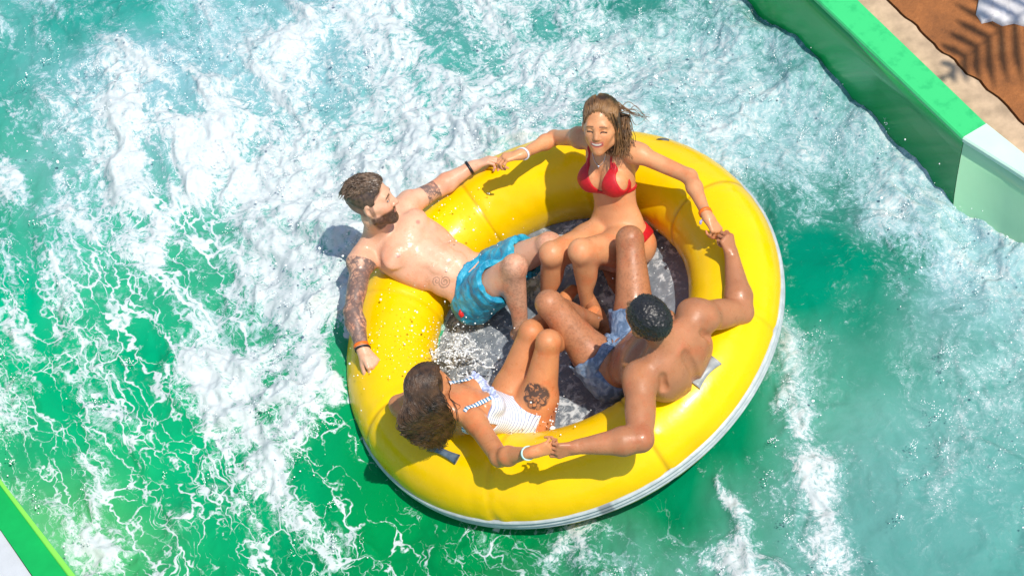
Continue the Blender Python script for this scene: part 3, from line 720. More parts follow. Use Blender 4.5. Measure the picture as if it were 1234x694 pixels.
# ---- man seen from behind: black hair, blue patterned trunks
def man_right():
    J = poseC(); S = dict(male=True, hs=1.03, bulk=1.06, arm=1.25, hunch=True, brow=(.01, .01, .01), beard=(.03, .018, .012), eye=.003, lip=(.25, .1, .08), scalp=(.02, .012, .01))
    F = build_body(J, S)
    V, Q = nets(F.F, F.lo, F.v); base = J['pel']
    C = np.tile(NP(.41, .17, .078), (len(V), 1)); C *= (1+.10*noise(V*8))[:, None]
    for s in 'LR':
        d = segd(V, J['hip'+s], J['kn'+s]); C *= (1-.16*sstep(.12, .09, d)*(noise(V*NP(150, 150, 150)) > .2))[:, None]
    paint_head(V, C, J, S)
    o = place_body('person', V, Q, C, MS['brown'], base)
    tag(o, 'muscular man with short black hair in denim blue trunks, back turned to the viewer', 'person', 'people riding the raft')
    t = NT('blue_patterned_fabric'); c = t.coord(); n = t.noise(c, 26, 3, .5, 1.2); w = t.noise(c, 110, 3)
    m = t.set(Base_Color=t.ramp(n, (.38, (.09, .15, .25)), (.5, (.15, .23, .36)), (.64, (.27, .36, .48))), Roughness=.6, Normal=t.bump(w, .3, .005, t.bump(t.noise(c, 14, 4), .5, .02)))
    child('swim_trunks', *trunks(F, J, .36, .022, .085, .007), m, o, base)
    def hf(q):
        l, f, u = q.T; fl = fbm(q*170, 2)*.0035+noise(q*60)*.0025
        d = elld(q, (0, -.010, .038), (.082, .105, .099))+fl
        d = smax(d, f-.068-.25*np.clip(u-.06, -.2, .03)+.8*np.maximum(np.abs(l)-.05, 0), .008)
        cut = np.where(f > -.03, -(u-.012)-0*f, -(u+.045)); cut = -(u+.05-.085*sstep(-.06, .0, f))
        return smax(d, cut, .012)
    Vh, Qh = cap_mesh(J, 1.03, hf)
    mh = mat_hair('black_hair', (.004, .004, .005), (.02, .019, .02), 120, .42)
    hr = child('hair', h2r(Vh, J, 1.03), Qh, mh, o, base)
    k = rng.choice(len(Vh), 1500); ps, rs = [], []
    for p in Vh[k]:
        nn = nrm((p-NP(0, -.01, .03))/NP(.08, .105, .095)**2); d = nrm(nn*.35+NP(rng.normal(0, .3), .25+rng.normal(0, .3), rng.normal(0, .3)))
        L = rng.uniform(.003, .006); ps.append(h2r(np.array([p-nn*.002, p+d*L*.6, p+d*L]), J, 1.03)); rs.append([.0016, .0012, .0003])
    child('strand', *tubes(ps, rs, 3, False), mh, hr, base)
    return o

# ---- woman in front: long dark wet hair, striped swimsuit
def woman_front():
    J = poseD(); S = dict(male=False, hs=.95, bulk=1.0, bust=.06, arm=1.22, brow=(.03, .02, .015), eye=.003, lip=(.4, .12, .10), vox=.004)
    F = build_body(J, S); V, Q = nets(F.F, F.lo, F.v); base = J['pel']
    C = np.tile(NP(.58, .235, .095), (len(V), 1)); C *= (1+.08*noise(V*9))[:, None]
    a = nrm(J['knR']-J['hipR']); c = J['hipR']+(J['knR']-J['hipR'])*.42; vdir = cr(-.05, -.1, 1); nv = nrm(vdir-a*(vdir@a))
    side = np.cross(a, nv); ctr = c+nv*.075+side*(-.012 if (side@cr(1, 0, 0)) > 0 else .012)
    keep = C.copy(); thigh_tattoo(V, C, ctr, .062, nv, a); off = (segd(V, J['elR'], J['wrR']) < .07) | (segd(V, J['hipR'], J['knR']) > .13); C[off] = keep[off]
    paint_head(V, C, J, S)
    o = place_body('person', V, Q, C, MS['olive'], base)
    tag(o, 'woman with long dark wet hair in a white striped swimsuit, lying against the near side', 'person', 'people riding the raft')
    T, pe, ch = J['T'], J['pel'], J['chest']; TL = np.linalg.norm(ch-pe); Pv = J['Pv']
    def suit(P):
        q = (P-pe)@T.T; x, y, z = q.T; w = (P-pe)@Pv.T; ax = np.abs(x)
        neck = z-TL*(.80-.05*np.exp(-(x/.05)**2))*(y > 0)-TL*.55*(y <= 0)
        arm = (z-TL*.80)+(ax-.128)*1.2
        leg = -(w[:, 2]-1.15*np.abs(w[:, 0])+.135)
        th = np.minimum(segd(P, J['hipL']+(J['knL']-J['hipL'])*.42, J['knL']), segd(P, J['hipR']+(J['knR']-J['hipR'])*.42, J['knR']))
        leg = np.maximum(leg, .125-th)
        return smax(smax(np.where(y > 0, z-TL*(.80-.05*np.exp(-(x/.05)**2)), z-TL*.60), np.where(y > 0, arm, -1), .01), leg, .004)
    c = pe+(ch-pe)*.5
    Vs, Qs = shell(F, c-.36, c+.36, suit, .0055)
    t = NT('striped_swim_fabric'); c = t.coord(); at_ = t.n('Attribute', attribute_name='stripe').outputs['Fac']
    st = t.smooth(t.math('SINE', t.math('MULTIPLY', at_, 2*math.pi/.0135)), .30, .75)
    m = t.set(Base_Color=t.mix(st, (.80, .80, .82), (.27, .35, .56)), Roughness=.55, Normal=t.bump(t.noise(c, 60, 3), .25, .006))
    sq = (Vs-pe)@T.T; swim = child('swimsuit', Vs, Qs, m, o, base, {'stripe': sq[:, 2]+.18*np.abs(sq[:, 0])})
    t2 = NT('striped_strap'); at2 = t2.n('Attribute', attribute_name='stripe').outputs['Fac']
    m2 = t2.set(Base_Color=t2.mix(t2.smooth(t2.math('SINE', t2.math('MULTIPLY', at2, 2*math.pi/.017)), -.1, .1), (.8, .82, .85), (.04, .20, .36)), Roughness=.55)
    for q in (1, -1):
        L = F.snap(np.array([pe+T[2]*TL*z+T[0]*q*x+T[1]*y for x, y, z in ((.085, .12, .77), (.09, .10, .88), (.095, .05, .99), (.098, .0, 1.06), (.095, -.06, .96), (.085, -.1, .82), (.07, -.1, .6))]), .002)
        L = catmull(L, 7); G = np.gradient(L, axis=0); N = F.grad(L); W = np.cross(G, N); W /= np.linalg.norm(W, axis=1)[:, None]
        s = np.r_[0, np.cumsum(np.linalg.norm(np.diff(L, axis=0), axis=1))]
        Vv = np.stack([L+W*.0105+N*.0, L+W*.009+N*.004, L-W*.009+N*.004, L-W*.0105], 1).reshape(-1, 3)
        Qq = np.array([[i*4+k, i*4+k+1, (i+1)*4+k+1, (i+1)*4+k] for i in range(len(L)-1) for k in range(3)])
        child('shoulder_strap', Vv, Qq, m2, swim, base, {'stripe': np.repeat(s, 4)})
    # frill along the neckline
    th = np.linspace(-1, 1, 121); x = th*.10; L = np.array([pe+T[2]*TL*(.795-.05*math.exp(-(xx/.05)**2))+T[0]*xx+T[1]*.12 for xx in x]); L = F.snap(L, .004)
    N = F.grad(L); wv = np.sin(th*46)*.5+np.sin(th*27)*.5
    rows = [L+N*.001+T[2]*.004, L+N*(.008+.004*wv)[:, None]-T[2]*.002, L+N*(.016+.010*wv)[:, None]-T[2]*.012, L+N*(.012+.012*wv)[:, None]-T[2]*.026]
    Vv = np.stack(rows, 1).reshape(-1, 3); Qq = np.array([[i*4+k, i*4+k+1, (i+1)*4+k+1, (i+1)*4+k] for i in range(120) for k in range(3)])
    child('frill', Vv, Qq, mat_plain('blue_white_frill', (.45, .52, .78), .6, .5, 70), swim, base)
    # hair
    mh = mat_hair('dark_wet_hair', (.008, .005, .003), (.10, .05, .022), 26, .38)
    def hf(q):
        l, f, u = q.T; fl = fbm(q*NP(70, 50, 30), 3)*.013
        d = elld(q, (0, -.014, .036), (.082, .103, .093))+fl*.2
        d = smax(d, f-.052-.25*np.clip(u-.06, -.2, .03)+.6*np.maximum(np.abs(l)-.05, 0), .012)
        bk = elld(q, (0, -.07, -.04), (.07, .045, .11))+fl*.6
        return smin(smax(d, -(u+.05), .02), bk, .02)
    Vh, Qh = cap_mesh(J, .95, hf, ((-.15, -.2, -.25), (.17, .14, .18)))
    hr = child('hair', h2r(Vh, J, .95), Qh, mh, o, base)
    ps, rs = [], []; ctr = J['head']
    g = [at(514, 441, .70), at(504, 470, .70), at(508, 500, .60), at(520, 518, .46), at(528, 532, .34)]
    gw = [.055, .095, .105, .085, .05]
    for i in range(1250):
        if i % 11 == 0: ka = max(-1, min(1, rng.normal(0, .55))); kd = rng.uniform(-.25, 1); kp = rng.uniform(0, 6.28); kw = rng.uniform(15, 26); kl = rng.normal(-.15, .3)
        a = max(-1, min(1, ka+rng.normal(0, .07))); dpt = kd+rng.normal(0, .06); ph = kp+rng.normal(0, .25)
        e1 = cr(.85, .45, .1); e2 = cr(-.3, .3, .9)
        n = 5 if rng.random() < .7 else 4
        P = [g[k]+e1*a*gw[k]+e2*(dpt*.045*math.sqrt(max(0, 1-a*a))-.02)+(e1*rng.normal(0, .006)) for k in range(n)]
        P[0] = P[0]-e2*.01; P[-1] = P[-1]+(P[-1]-P[-2])*(kl+rng.normal(0, .1))
        P = catmull(P, 9); s = np.linspace(0, 1, len(P)); wl = kw; P = P+np.outer(np.sin(s*wl+ph)*.019*(.2+s), e1)+np.outer(np.cos(s*wl+ph)*.015*(.2+s), e2)
        hp = loc(P, J['head'], J['H'], .95); c0 = NP(0, -.014, .036); e = np.linalg.norm((hp-c0)/NP(.086, .108, .097), axis=1)
        wb = sstep(.10, -.03, hp[:, 2]); e0 = rng.uniform(1.0, 1.10); e2_ = np.where(e < e0, e0, e0+(e-e0)*wb); hp = c0+(hp-c0)*(e2_/e)[:, None]; P = h2r(hp, J, .95)
        ps.append(P); rs.append(np.linspace(.0029, .0010, len(P)))
    for i in range(5):                                                    # loose wisps on the back and shoulder
        P = [at(535+i, 455, .60), at(545+2*i, 472, .50), at(552+rng.normal(0, 4), 488, .45), at(555+rng.normal(0, 7), 505, .40)]
        P = catmull(P, 6); ps.append(F.snap(P, .003, 4)); rs.append(np.linspace(.0016, .0006, len(P)))
    child('strand', *tubes(ps, rs, 4), mh, hr, base)
    band(F, J['elR'], J['wrR'], .93, .009, .005, 'bracelet', M_DGREEN, o, base)
    band(F, J['elL'], J['wrL'], .9, .02, .006, 'wristband', M_YBAND, o, base)
    return o

# ------------------------------------------------------------------ raft
SUNC = nrm((.24, .34, .91)); SUNW = RW @ SUNC
def thit(px, py, Rc=.84, r=.21):
    d = _ray(px, py, RR); p = CAMR+d*10.3
    for _ in range(200):
        s = math.hypot(math.hypot(p[0], p[1])-Rc, p[2])-r; p = p+d*s*.9
    return p
RC, RT = .84, .21
def build_raft():
    root = empty('inflatable_raft', M4)
    tag(root, 'round yellow inflatable raft with a pale rubbing strip carrying four riders', 'raft')
    t = NT('yellow_raft_vinyl'); c = t.coord()
    n1 = t.noise(c, 3.0, 5); n2 = t.noise(c, 40, 3)
    wet = t.smooth(t.noise(c, 7, 4, .6), .45, .6)
    seam = t.n('Attribute', attribute_name='seam').outputs['Fac']
    base = t.mix(seam, t.ramp(n1, (.3, (.80, .48, .0)), (.7, (.90, .57, .0))), (.42, .23, .003))
    rough = t.math('SUBTRACT', .34, t.math('MULTIPLY', wet, .18))
    m = t.set(Base_Color=base, Roughness=rough, Specular_IOR_Level=.28, Coat_Weight=.10, Coat_Roughness=.15, Normal=t.bump(n2, .12, .004, t.bump(n1, .25, .02)))
    NA, NB = 420, 96
    a = np.arange(NA)*2*np.pi/NA; b = np.arange(NB)*2*np.pi/NB; A, B = np.meshgrid(a, b, indexing='ij')
    sa = [math.atan2(*thit(792, 545)[[1, 0]]), math.atan2(*thit(545, 262)[[1, 0]]), math.atan2(*thit(655, 580)[[1, 0]])]
    sa = [sa[0]+k*2*np.pi/8 for k in range(8)]
    dA = np.min([np.abs((A-s+np.pi) % (2*np.pi)-np.pi) for s in sa], axis=0)
    P3 = np.stack([np.cos(A)*RC, np.sin(A)*RC, B*0], -1)+np.stack([np.cos(B)*np.cos(A), np.cos(B)*np.sin(A), np.sin(B)], -1)*.2
    nz = fbm(P3.reshape(-1, 3)*4.5, 3).reshape(A.shape); wr = noise(np.c_[(A*RC*26).ravel(), (B*2.2).ravel(), (A*0).ravel()]).reshape(A.shape)
    near = np.exp(-(dA*RC/.07)**2)
    r = RT+.003*nz-.0055*np.exp(-(dA*RC/.012)**2)+.0022*wr*(.3+near)
    V = np.stack([(RC+r*np.cos(B))*np.cos(A), (RC+r*np.cos(B))*np.sin(A), r*np.sin(B)], -1).reshape(-1, 3)
    i, j = np.meshgrid(np.arange(NA), np.arange(NB), indexing='ij'); i2, j2 = (i+1) % NA, (j+1) % NB
    Q = np.stack([i*NB+j, i2*NB+j, i2*NB+j2, i*NB+j2], -1).reshape(-1, 4)
    quad_mesh_fast('tube', V, Q, m, {'seam': np.exp(-(dA*RC/.004)**2).ravel()*.8}, parent=root)
    # ribbed rubbing strip round the outer side
    t = NT('strip_rubber'); c = t.coord(); pt = t.n('Attribute', attribute_name='patch').outputs['Fac']; rb = t.n('Attribute', attribute_name='groove').outputs['Fac']
    bc = t.mix(pt, t.ramp(t.noise(c, 18, 4), (.3, (.33, .38, .39)), (.7, (.52, .56, .56))), (.19, .21, .22)); bc = t.mix(rb, bc, (.30, .335, .345))
    ms = t.set(Base_Color=bc, Roughness=.45, Normal=t.bump(t.noise(c, 90, 3), .2, .004))
    bb = np.radians(np.linspace(2, -19, 25)); prof = .0075+.0035*np.cos(np.linspace(0, 3*2*np.pi, 25)+np.pi); prof[0] = prof[-1] = -.003
    A, B = np.meshgrid(a, bb, indexing='ij'); r = RT+prof[None, :]+0*A
    V = np.stack([(RC+r*np.cos(B))*np.cos(A), (RC+r*np.cos(B))*np.sin(A), r*np.sin(B)], -1).reshape(-1, 3)
    i, j = np.meshgrid(np.arange(NA), np.arange(24), indexing='ij'); i2 = (i+1) % NA
    Q = np.stack([i*25+j, i*25+j+1, i2*25+j+1, i2*25+j], -1).reshape(-1, 4)
    a0 = math.atan2(*thit(722, 600)[[1, 0]])
    pa = (np.abs((A-a0+np.pi) % (2*np.pi)-np.pi) < .03)*1.0
    quad_mesh_fast('rubbing_strip', V, Q, ms, {'patch': pa.ravel(), 'groove': (np.broadcast_to((prof < .0045), A.shape)*1.0).ravel()}, parent=root)
    # floor
    t = NT('grey_floor_vinyl'); c = t.coord(); n1 = t.noise(c, 6, 5, .6); n2 = t.noise(c, 28, 5, .65, .6)
    fo = t.smooth(t.math('ADD', t.math('MULTIPLY', n1, .5), t.math('MULTIPLY', n2, .7)), .58, .74)
    bc = t.mix(fo, t.ramp(n2, (.3, (.13, .155, .185)), (.7, (.24, .27, .31))), (.60, .63, .66))
    mf = t.set(Base_Color=bc, Roughness=t.math('ADD', t.math('MULTIPLY', fo, .4), .14), Normal=t.bump(n2, .3, .015, t.bump(fo, .2, .008)))
    n = 160; g = np.linspace(-.70, .70, n); X, Y = np.meshgrid(g, g, indexing='ij'); Z = -.088+.008*fbm(np.c_[X.ravel()*6, Y.ravel()*6, X.ravel()*0], 3).reshape(X.shape)
    R_ = np.hypot(X, Y); Vv = np.stack([X, Y, Z], -1).reshape(-1, 3); i, j = np.meshgrid(np.arange(n-1), np.arange(n-1), indexing='ij')
    Q = np.stack([i*n+j, (i+1)*n+j, (i+1)*n+j+1, i*n+j+1], -1).reshape(-1, 4); Q = Q[R_.ravel()[Q].max(1) < .70]
    us = np.unique(Q); mp = np.full(n*n, -1); mp[us] = np.arange(len(us))
    quad_mesh_fast('floor', Vv[us], mp[Q], mf, parent=root)
    # grab handles: dog-bone webbing patches on the tube
    t = NT('handle_webbing'); c = t.coord()
    mh = t.set(Base_Color=t.ramp(t.noise(c, 30, 4), (.35, (.055, .085, .12)), (.65, (.13, .17, .21))), Roughness=.5, Normal=t.bump(t.noise(c, 220, 2), .3, .003))
    mw = mat_plain('handle_sheen', (.30, .32, .32), .4, .3, 25)
    for (x0, y0, x1, y1, w, mat) in ((519, 538, 552, 554, .024, mh), (837, 464, 863, 434, .03, mw), (470, 330, 478, 300, .024, mh), (800, 170, 775, 160, .024, mh)):
        p, q = thit(x0, y0), thit(x1, y1); V = []; Fc = []; n = 14
        for k in range(n+1):
            s = k/n; c0 = p+(q-p)*s; rho = math.hypot(c0[0], c0[1]); cc = NP(c0[0]/rho*RC, c0[1]/rho*RC, 0); nn = nrm(c0-cc); c1 = cc+nn*RT
            wd = w*(.62+.38*abs(2*s-1)**2); lift = .010+.012*math.sin(math.pi*s); sd = nrm(np.cross(q-p, nn))
            for x, y in ((-1, -.008), (-1, .0), (-.35, .004), (.35, .004), (1, 0), (1, -.008)): V.append(c1+sd*wd*x+nn*(lift+y))
        for k in range(n):
            for e in range(6):
                f = (e+1) % 6; Fc.append([k*6+e, k*6+f, k*6+6+f, k*6+6+e])
        Fc.append(list(range(6))); Fc.append(list(range(n*6+5, n*6-1, -1)))
        mesh_obj('handle', np.array(V), Fc, mat, parent=root)
    return root

# ------------------------------------------------------------------ rushing water
def table(rows): return np.array([[float(c) for c in r.split()] for r in rows])
FOAM = table((
 '5 3 5 7 7 7 6 6 4 5 6 4 2 1 1',
 '4 7 8 8 8 8 6 8 9 9 8 6 3 1 1',
 '4 8 8 7 9 9 7 9 9 9 8 7 6 3 3',
 '4 5 5 4 9 9 8 8 7 6 6 3 7 8 8',
 '5 5 4 5 8 9 8 5 5 5 4 0 3 7 8',
 '5 5 4 6 8 4 3 3 3 3 3 6 1 5 7',
 '5 4 3 6 7 1 1 1 1 1 1 5 2 4 5',
 '6 5 3 4 6 1 1 1 2 1 2 4 2 3 4',
 '6 7 5 3 4 2 2 4 4 3 4 7 3 2 2'))
MILK = table((
 '4 2 2 6 8 8 6 4 2 2 3 2 1 0 0',
 '3 7 9 9 9 8 4 5 5 4 5 4 2 1 1',
 '3 8 8 6 6 6 4 5 5 5 6 6 5 5 4',
 '2 3 3 3 6 7 6 5 4 4 3 2 6 8 8',
 '1 2 2 2 3 5 5 5 4 3 2 0 1 8 9',
 '1 1 1 2 2 2 2 2 2 2 2 5 4 7 8',
 '2 1 1 1 2 0 0 0 0 0 1 7 8 8 8',
 '4 2 1 1 1 0 0 0 1 1 5 8 9 8 7',
 '5 4 2 1 1 1 1 2 3 6 8 9 8 8 6'))
STREAKS = [((950, 385), (962, 500), 16, .42), ((962, 500), (975, 590), 10, .30), ((985, 575), (1006, 700), 24, .55), ((884, 610), (896, 700), 22, .42), ((842, 570), (876, 612), 9, .4),
           ((165, 300), (270, 470), 30, .30), ((270, 470), (400, 640), 26, .32), ((585, 645), (556, 700), 26, .45), ((640, 690), (700, 640), 14, .25), ((205, 225), (180, 320), 16, .3), ((330, 330), (410, 480), 20, .25),
           ((1085, 440), (1110, 520), 12, .22), ((1160, 500), (1130, 640), 16, .2), ((890, 545), (945, 470), 10, -.4), ((835, 600), (905, 530), 16, -.35)]
LACE = table((
 '2 2 2 2 3 3 3 3 3 2 2 2 2 2 2',
 '3 3 3 3 3 3 4 3 3 2 2 2 2 2 2',
 '3 3 4 6 3 3 5 3 3 2 2 2 2 2 2',
 '4 5 7 8 4 3 3 3 3 2 2 2 2 2 2',
 '5 6 7 8 6 4 3 3 3 2 2 2 2 2 2',
 '5 6 8 8 7 6 3 3 3 2 2 2 2 2 2',
 '6 8 9 8 7 7 6 3 3 3 3 3 2 2 2',
 '4 8 9 9 8 7 6 5 4 4 3 3 2 2 2',
 '3 5 8 9 9 8 6 5 4 4 3 3 3 2 2'))
# tint of the clear water (depth, paint of the flume bed, with shade right of the raft put in) and of the aerated water, at places on the surface
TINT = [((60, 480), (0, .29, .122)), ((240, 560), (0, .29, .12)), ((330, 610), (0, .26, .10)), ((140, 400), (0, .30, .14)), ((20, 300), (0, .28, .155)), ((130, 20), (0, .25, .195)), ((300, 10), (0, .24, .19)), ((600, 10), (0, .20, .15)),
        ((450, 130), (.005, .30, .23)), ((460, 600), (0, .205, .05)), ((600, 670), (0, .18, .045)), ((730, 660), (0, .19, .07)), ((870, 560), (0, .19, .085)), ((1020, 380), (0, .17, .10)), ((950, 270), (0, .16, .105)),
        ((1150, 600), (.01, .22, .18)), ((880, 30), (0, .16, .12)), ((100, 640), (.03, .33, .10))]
MCOL = [((200, 60), (.21, .39, .45)), ((330, 60), (.21, .40, .45)), ((60, 200), (.20, .40, .42)), ((350, 330), (.24, .44, .41)), ((100, 500), (.12, .40, .27)), ((60, 640), (.22, .48, .26)), ((400, 640), (.08, .33, .17)), ((600, 60), (.17, .38, .38)),
        ((960, 130), (.22, .40, .45)), ((1150, 300), (.24, .42, .48)), ((1050, 650), (.10, .27, .25)), ((870, 650), (.13, .31, .27)), ((1180, 560), (.14, .33, .31)), ((1000, 470), (.13, .32, .27))]
ZW = -.16
def wuv(P):                                             # the tables are laid over the patch of water round the raft
    c = P@RW; w = DIST-c[:, 2]
    return np.c_[(PCX+FPX*c[:, 0]/w)/88.14, (PCY-FPX*c[:, 1]/w)/86.75]
def lookup(T, q):
    x = np.clip(q[:, 0], 0, T.shape[1]-1.001); y = np.clip(q[:, 1], 0, T.shape[0]-1.001); i, j = x.astype(int), y.astype(int); fx, fy = x-i, y-j
    fx = fx*fx*(3-2*fx); fy = fy*fy*(3-2*fy)
    return T[j, i]*(1-fx)*(1-fy)+T[j, i+1]*fx*(1-fy)+T[j+1, i]*(1-fx)*fy+T[j+1, i+1]*fx*fy
ndir = RR[:, 2]*0
NRW = R2W @ NP(0, 0, 1)                                 # raft normal in the world
def water_base(X, Y):
    d = np.hypot(X, Y); tilt = -(NRW[0]*X+NRW[1]*Y)/NRW[2]
    up = -X*.55+Y*.8; return ZW+.9*tilt*np.exp(-(d/1.7)**2)+.19*sstep(-.1, .8, up)*np.exp(-((d-1.1)/.45)**2)-.06*sstep(.2, 1.2, -up)*np.exp(-(d/1.5)**2)
FLOW = nrm(wat(330, 560, ZW)-wat(230, 400, ZW)); FLOW2 = NP(-FLOW[1], FLOW[0], 0)
def build_water():
    cs = np.array([wat(x, y, ZW) for x, y in ((-330, -170), (1400, -170), (1400, 800), (-330, 800))])
    lo, hi = cs.min(0)[:2]-.1, cs.max(0)[:2]+.1; h = .0085
    X, Y = np.meshgrid(np.arange(lo[0], hi[0], h), np.arange(lo[1], hi[1], h), indexing='ij'); nx, ny = X.shape
    X, Y = X.ravel(), Y.ravel(); Z = water_base(X, Y); P = np.c_[X, Y, Z]
    o = np.zeros(len(X))
    w1 = np.c_[noise(np.c_[X*2.2, Y*2.2, o+3]), noise(np.c_[X*2.2, Y*2.2, o+9])]*.14+np.c_[noise(np.c_[X*6, Y*6, o+13]), noise(np.c_[X*6, Y*6, o+19])]*.05
    q = wuv(np.c_[X+w1[:, 0], Y+w1[:, 1], o+ZW])
    foam, milk, lace = lookup(FOAM, q)/9, lookup(MILK, q)/9, lookup(LACE, q)/9
    for (a, b, w_, am) in STREAKS:
        a3, b3 = wat(*a, ZW), wat(*b, ZW); dd = segd(np.c_[X+w1[:, 0]*.35, Y+w1[:, 1]*.35, o+ZW], a3, b3); foam = foam+am*np.exp(-(dd/(w_/262))**2)
    # masses and rents: streaks along the stream on the left, jets thrown outward behind the raft
    rr_ = np.hypot(X, Y); aa = np.arctan2(Y, X); back = sstep(-.1, .7, Y*.85-X*.35)*sstep(2.6, 1.2, rr_)
    jet = fbm(np.c_[aa*5.5+w1[:, 0]*5, rr_*2.2+w1[:, 1]*4, o+50], 4, .6); st_ = fbm(np.c_[(X*FLOW[0]+Y*FLOW[1])*2.4+w1[:, 0]*3, (X*FLOW2[0]+Y*FLOW2[1])*6+w1[:, 1]*4, o+60], 4, .6)
    mass = jet*back+st_*(1-back); foam = foam+(mass*.85+.03)*np.clip(foam*1.5, 0, 1)*(1-.5*sstep(.3, .9, X*.8-Y*.1))
    dr = np.hypot(X, Y*1.0)-1.08; foam = foam+.45*np.exp(-(dr/.05)**2)*sstep(-.1, .5, noise(np.c_[X*5, Y*5, o+40])); foam = np.clip(foam, 0, 1)
    s = (X*FLOW[0]+Y*FLOW[1]); n_ = (X*FLOW2[0]+Y*FLOW2[1])
    wx = s+w1[:, 0]*.7; wy = n_+w1[:, 1]*.7
    swell = fbm(np.c_[wx*1.6, wy*2.6, o], 3); chop = fbm(np.c_[wx*5, wy*9, o+5], 4); fine = fbm(np.c_[X*22, Y*22, o+2], 3)
    rid = 1-np.abs(fbm(np.c_[wx*7, wy*10, o+31], 3))*2.2
    cell = np.abs(noise(np.c_[X*30+w1[:, 0]*60, Y*30+w1[:, 1]*60, o+1]))
    d = np.hypot(X, Y); calm = sstep(.75, 1.15, d)
    H = .05*swell+.017*chop*(.6+foam)+calm*foam**1.5*(.018*np.maximum(rid, 0)+.006*fine)+calm*(.07*np.maximum(mass, -.1)*foam+.05*back*foam*np.maximum(mass, 0)*(1+fine))
    wa, wb_ = wat(985, 110, ZW), wat(1174, 250, ZW); dw = segd(np.c_[X, Y, o+ZW], wa+(wa-wb_)*3, wb_+(wb_-wa)*3)
    H += .06*np.exp(-(dw/.2)**2)*(1+.8*chop+.5*swell)
    P[:, 2] += H*(.25+.75*calm)
    i, j = np.meshgrid(np.arange(nx-1), np.arange(ny-1), indexing='ij')
    Q = np.stack([i*ny+j, (i+1)*ny+j, (i+1)*ny+j+1, i*ny+j+1], -1).reshape(-1, 4)
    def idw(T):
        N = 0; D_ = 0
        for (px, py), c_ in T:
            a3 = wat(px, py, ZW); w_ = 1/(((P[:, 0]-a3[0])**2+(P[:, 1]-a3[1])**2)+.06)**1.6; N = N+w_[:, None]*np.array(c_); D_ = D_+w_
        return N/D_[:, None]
    t = NT('white_water'); A = lambda n: t.n('Attribute', attribute_name=n).outputs['Fac']
    den, mlk, lc = A('foam'), A('milk'), A('lace'); fl = t.n('Attribute', attribute_name='flow').outputs['Color']; c = t.coord()
    # two domain-warped coordinates: along the stream and round
    wv = t.n('TexNoise'); wv.inputs['Scale'].default_value = 3.2; wv.inputs['Detail'].default_value = 4; t.l(c, wv.inputs['Vector'])
    wv2 = t.n('TexNoise'); wv2.inputs['Scale'].default_value = 13; wv2.inputs['Detail'].default_value = 3; t.l(c, wv2.inputs['Vector'])
    def warp(v, a, b):
        o1 = t.n('VectorMath', operation='MULTIPLY_ADD'); t.l(wv.outputs['Color'], o1.inputs[0]); o1.inputs[1].default_value = (a,)*3; t.l(v, o1.inputs[2])
        o2 = t.n('VectorMath', operation='MULTIPLY_ADD'); t.l(wv2.outputs['Color'], o2.inputs[0]); o2.inputs[1].default_value = (b,)*3; t.l(o1.outputs[0], o2.inputs[2]); return o2.outputs[0]
    cf, cr_ = warp(fl, .34, .07), warp(c, .22, .06)
    e1 = t.vor(cf, 6.5, 'DISTANCE_TO_EDGE'); e2 = t.vor(cf, 15, 'DISTANCE_TO_EDGE'); e3 = t.vor(cr_, 34, 'DISTANCE_TO_EDGE')
    n0 = t.noise(cf, 4.5, 4, .6); n1 = t.noise(cr_, 21, 8, .72); n2 = t.noise(c, 70, 5, .75); n3 = t.noise(cf, 6, 6, .66); n4 = t.noise(cr_, 42, 5, .7)
    # lace: thin threads round cells, thickness follows the amount of foam
    th1 = t.math('ADD', t.math('MULTIPLY', den, .085), t.math('MULTIPLY', t.math('SUBTRACT', n3, .52), .30))
    th1 = t.math('ADD', th1, t.math('MULTIPLY', t.math('SUBTRACT', n1, .5), .09))
    l1 = t.smooth(t.math('SUBTRACT', th1, e1), -.02, .035)
    th2 = t.math('ADD', t.math('MULTIPLY', den, .13), t.math('MULTIPLY', t.math('SUBTRACT', n3, .55), .42))
    th2 = t.math('ADD', th2, t.math('MULTIPLY', t.math('SUBTRACT', n4, .5), .12))
    l2 = t.smooth(t.math('SUBTRACT', th2, e2), -.03, .05)
    web = t.math('MAXIMUM', t.math('MULTIPLY', l1, t.smooth(n0, .36, .5)), t.math('MULTIPLY', l2, t.math('MULTIPLY', t.smooth(n0, .60, .44), .85)))
    # froth: torn bubbly foam, softer where it thins out
    fr = t.math('ADD', t.math('ADD', t.math('MULTIPLY', n1, .62), t.math('MULTIPLY', n3, .62)), t.math('ADD', t.math('MULTIPLY', n4, .28), t.math('MULTIPLY', n2, .12)))
    soft = t.smooth(lc, .38, .24)
    fr = t.math('ADD', .82, t.math('MULTIPLY', t.math('SUBTRACT', fr, .82), t.math('SUBTRACT', 1.7, t.math('MULTIPLY', soft, .35))))
    ex = t.math('SUBTRACT', fr, t.math('SUBTRACT', 1.28, t.math('MULTIPLY', den, .68)))
    froth = t.smooth(ex, t.math('SUBTRACT', -.20, t.math('MULTIPLY', soft, .14)), t.math('ADD', .24, t.math('MULTIPLY', soft, .30)))
    vh = t.smooth(t.math('ADD', e3, t.math('MULTIPLY', t.math('SUBTRACT', n2, .5), .35)), .26, .02)
    froth = t.math('MULTIPLY', froth, t.math('ADD', .78, t.math('MULTIPLY', vh, .26)), clamp=True)
    dots = t.math('MULTIPLY', t.smooth(t.vor(c, 80), .30, .16), t.smooth(ex, -.22, .0))
    froth = t.math('MAXIMUM', froth, t.math('MULTIPLY', dots, .9))
    fo = t.mix(t.smooth(lc, .3, .75), froth, t.math('MAXIMUM', web, t.math('MULTIPLY', froth, t.smooth(den, .35, .75))), 'FLOAT')
    big = t.noise(c, 1.3, 3); mcol = t.n('Attribute', attribute_name='milkcol').outputs['Color']
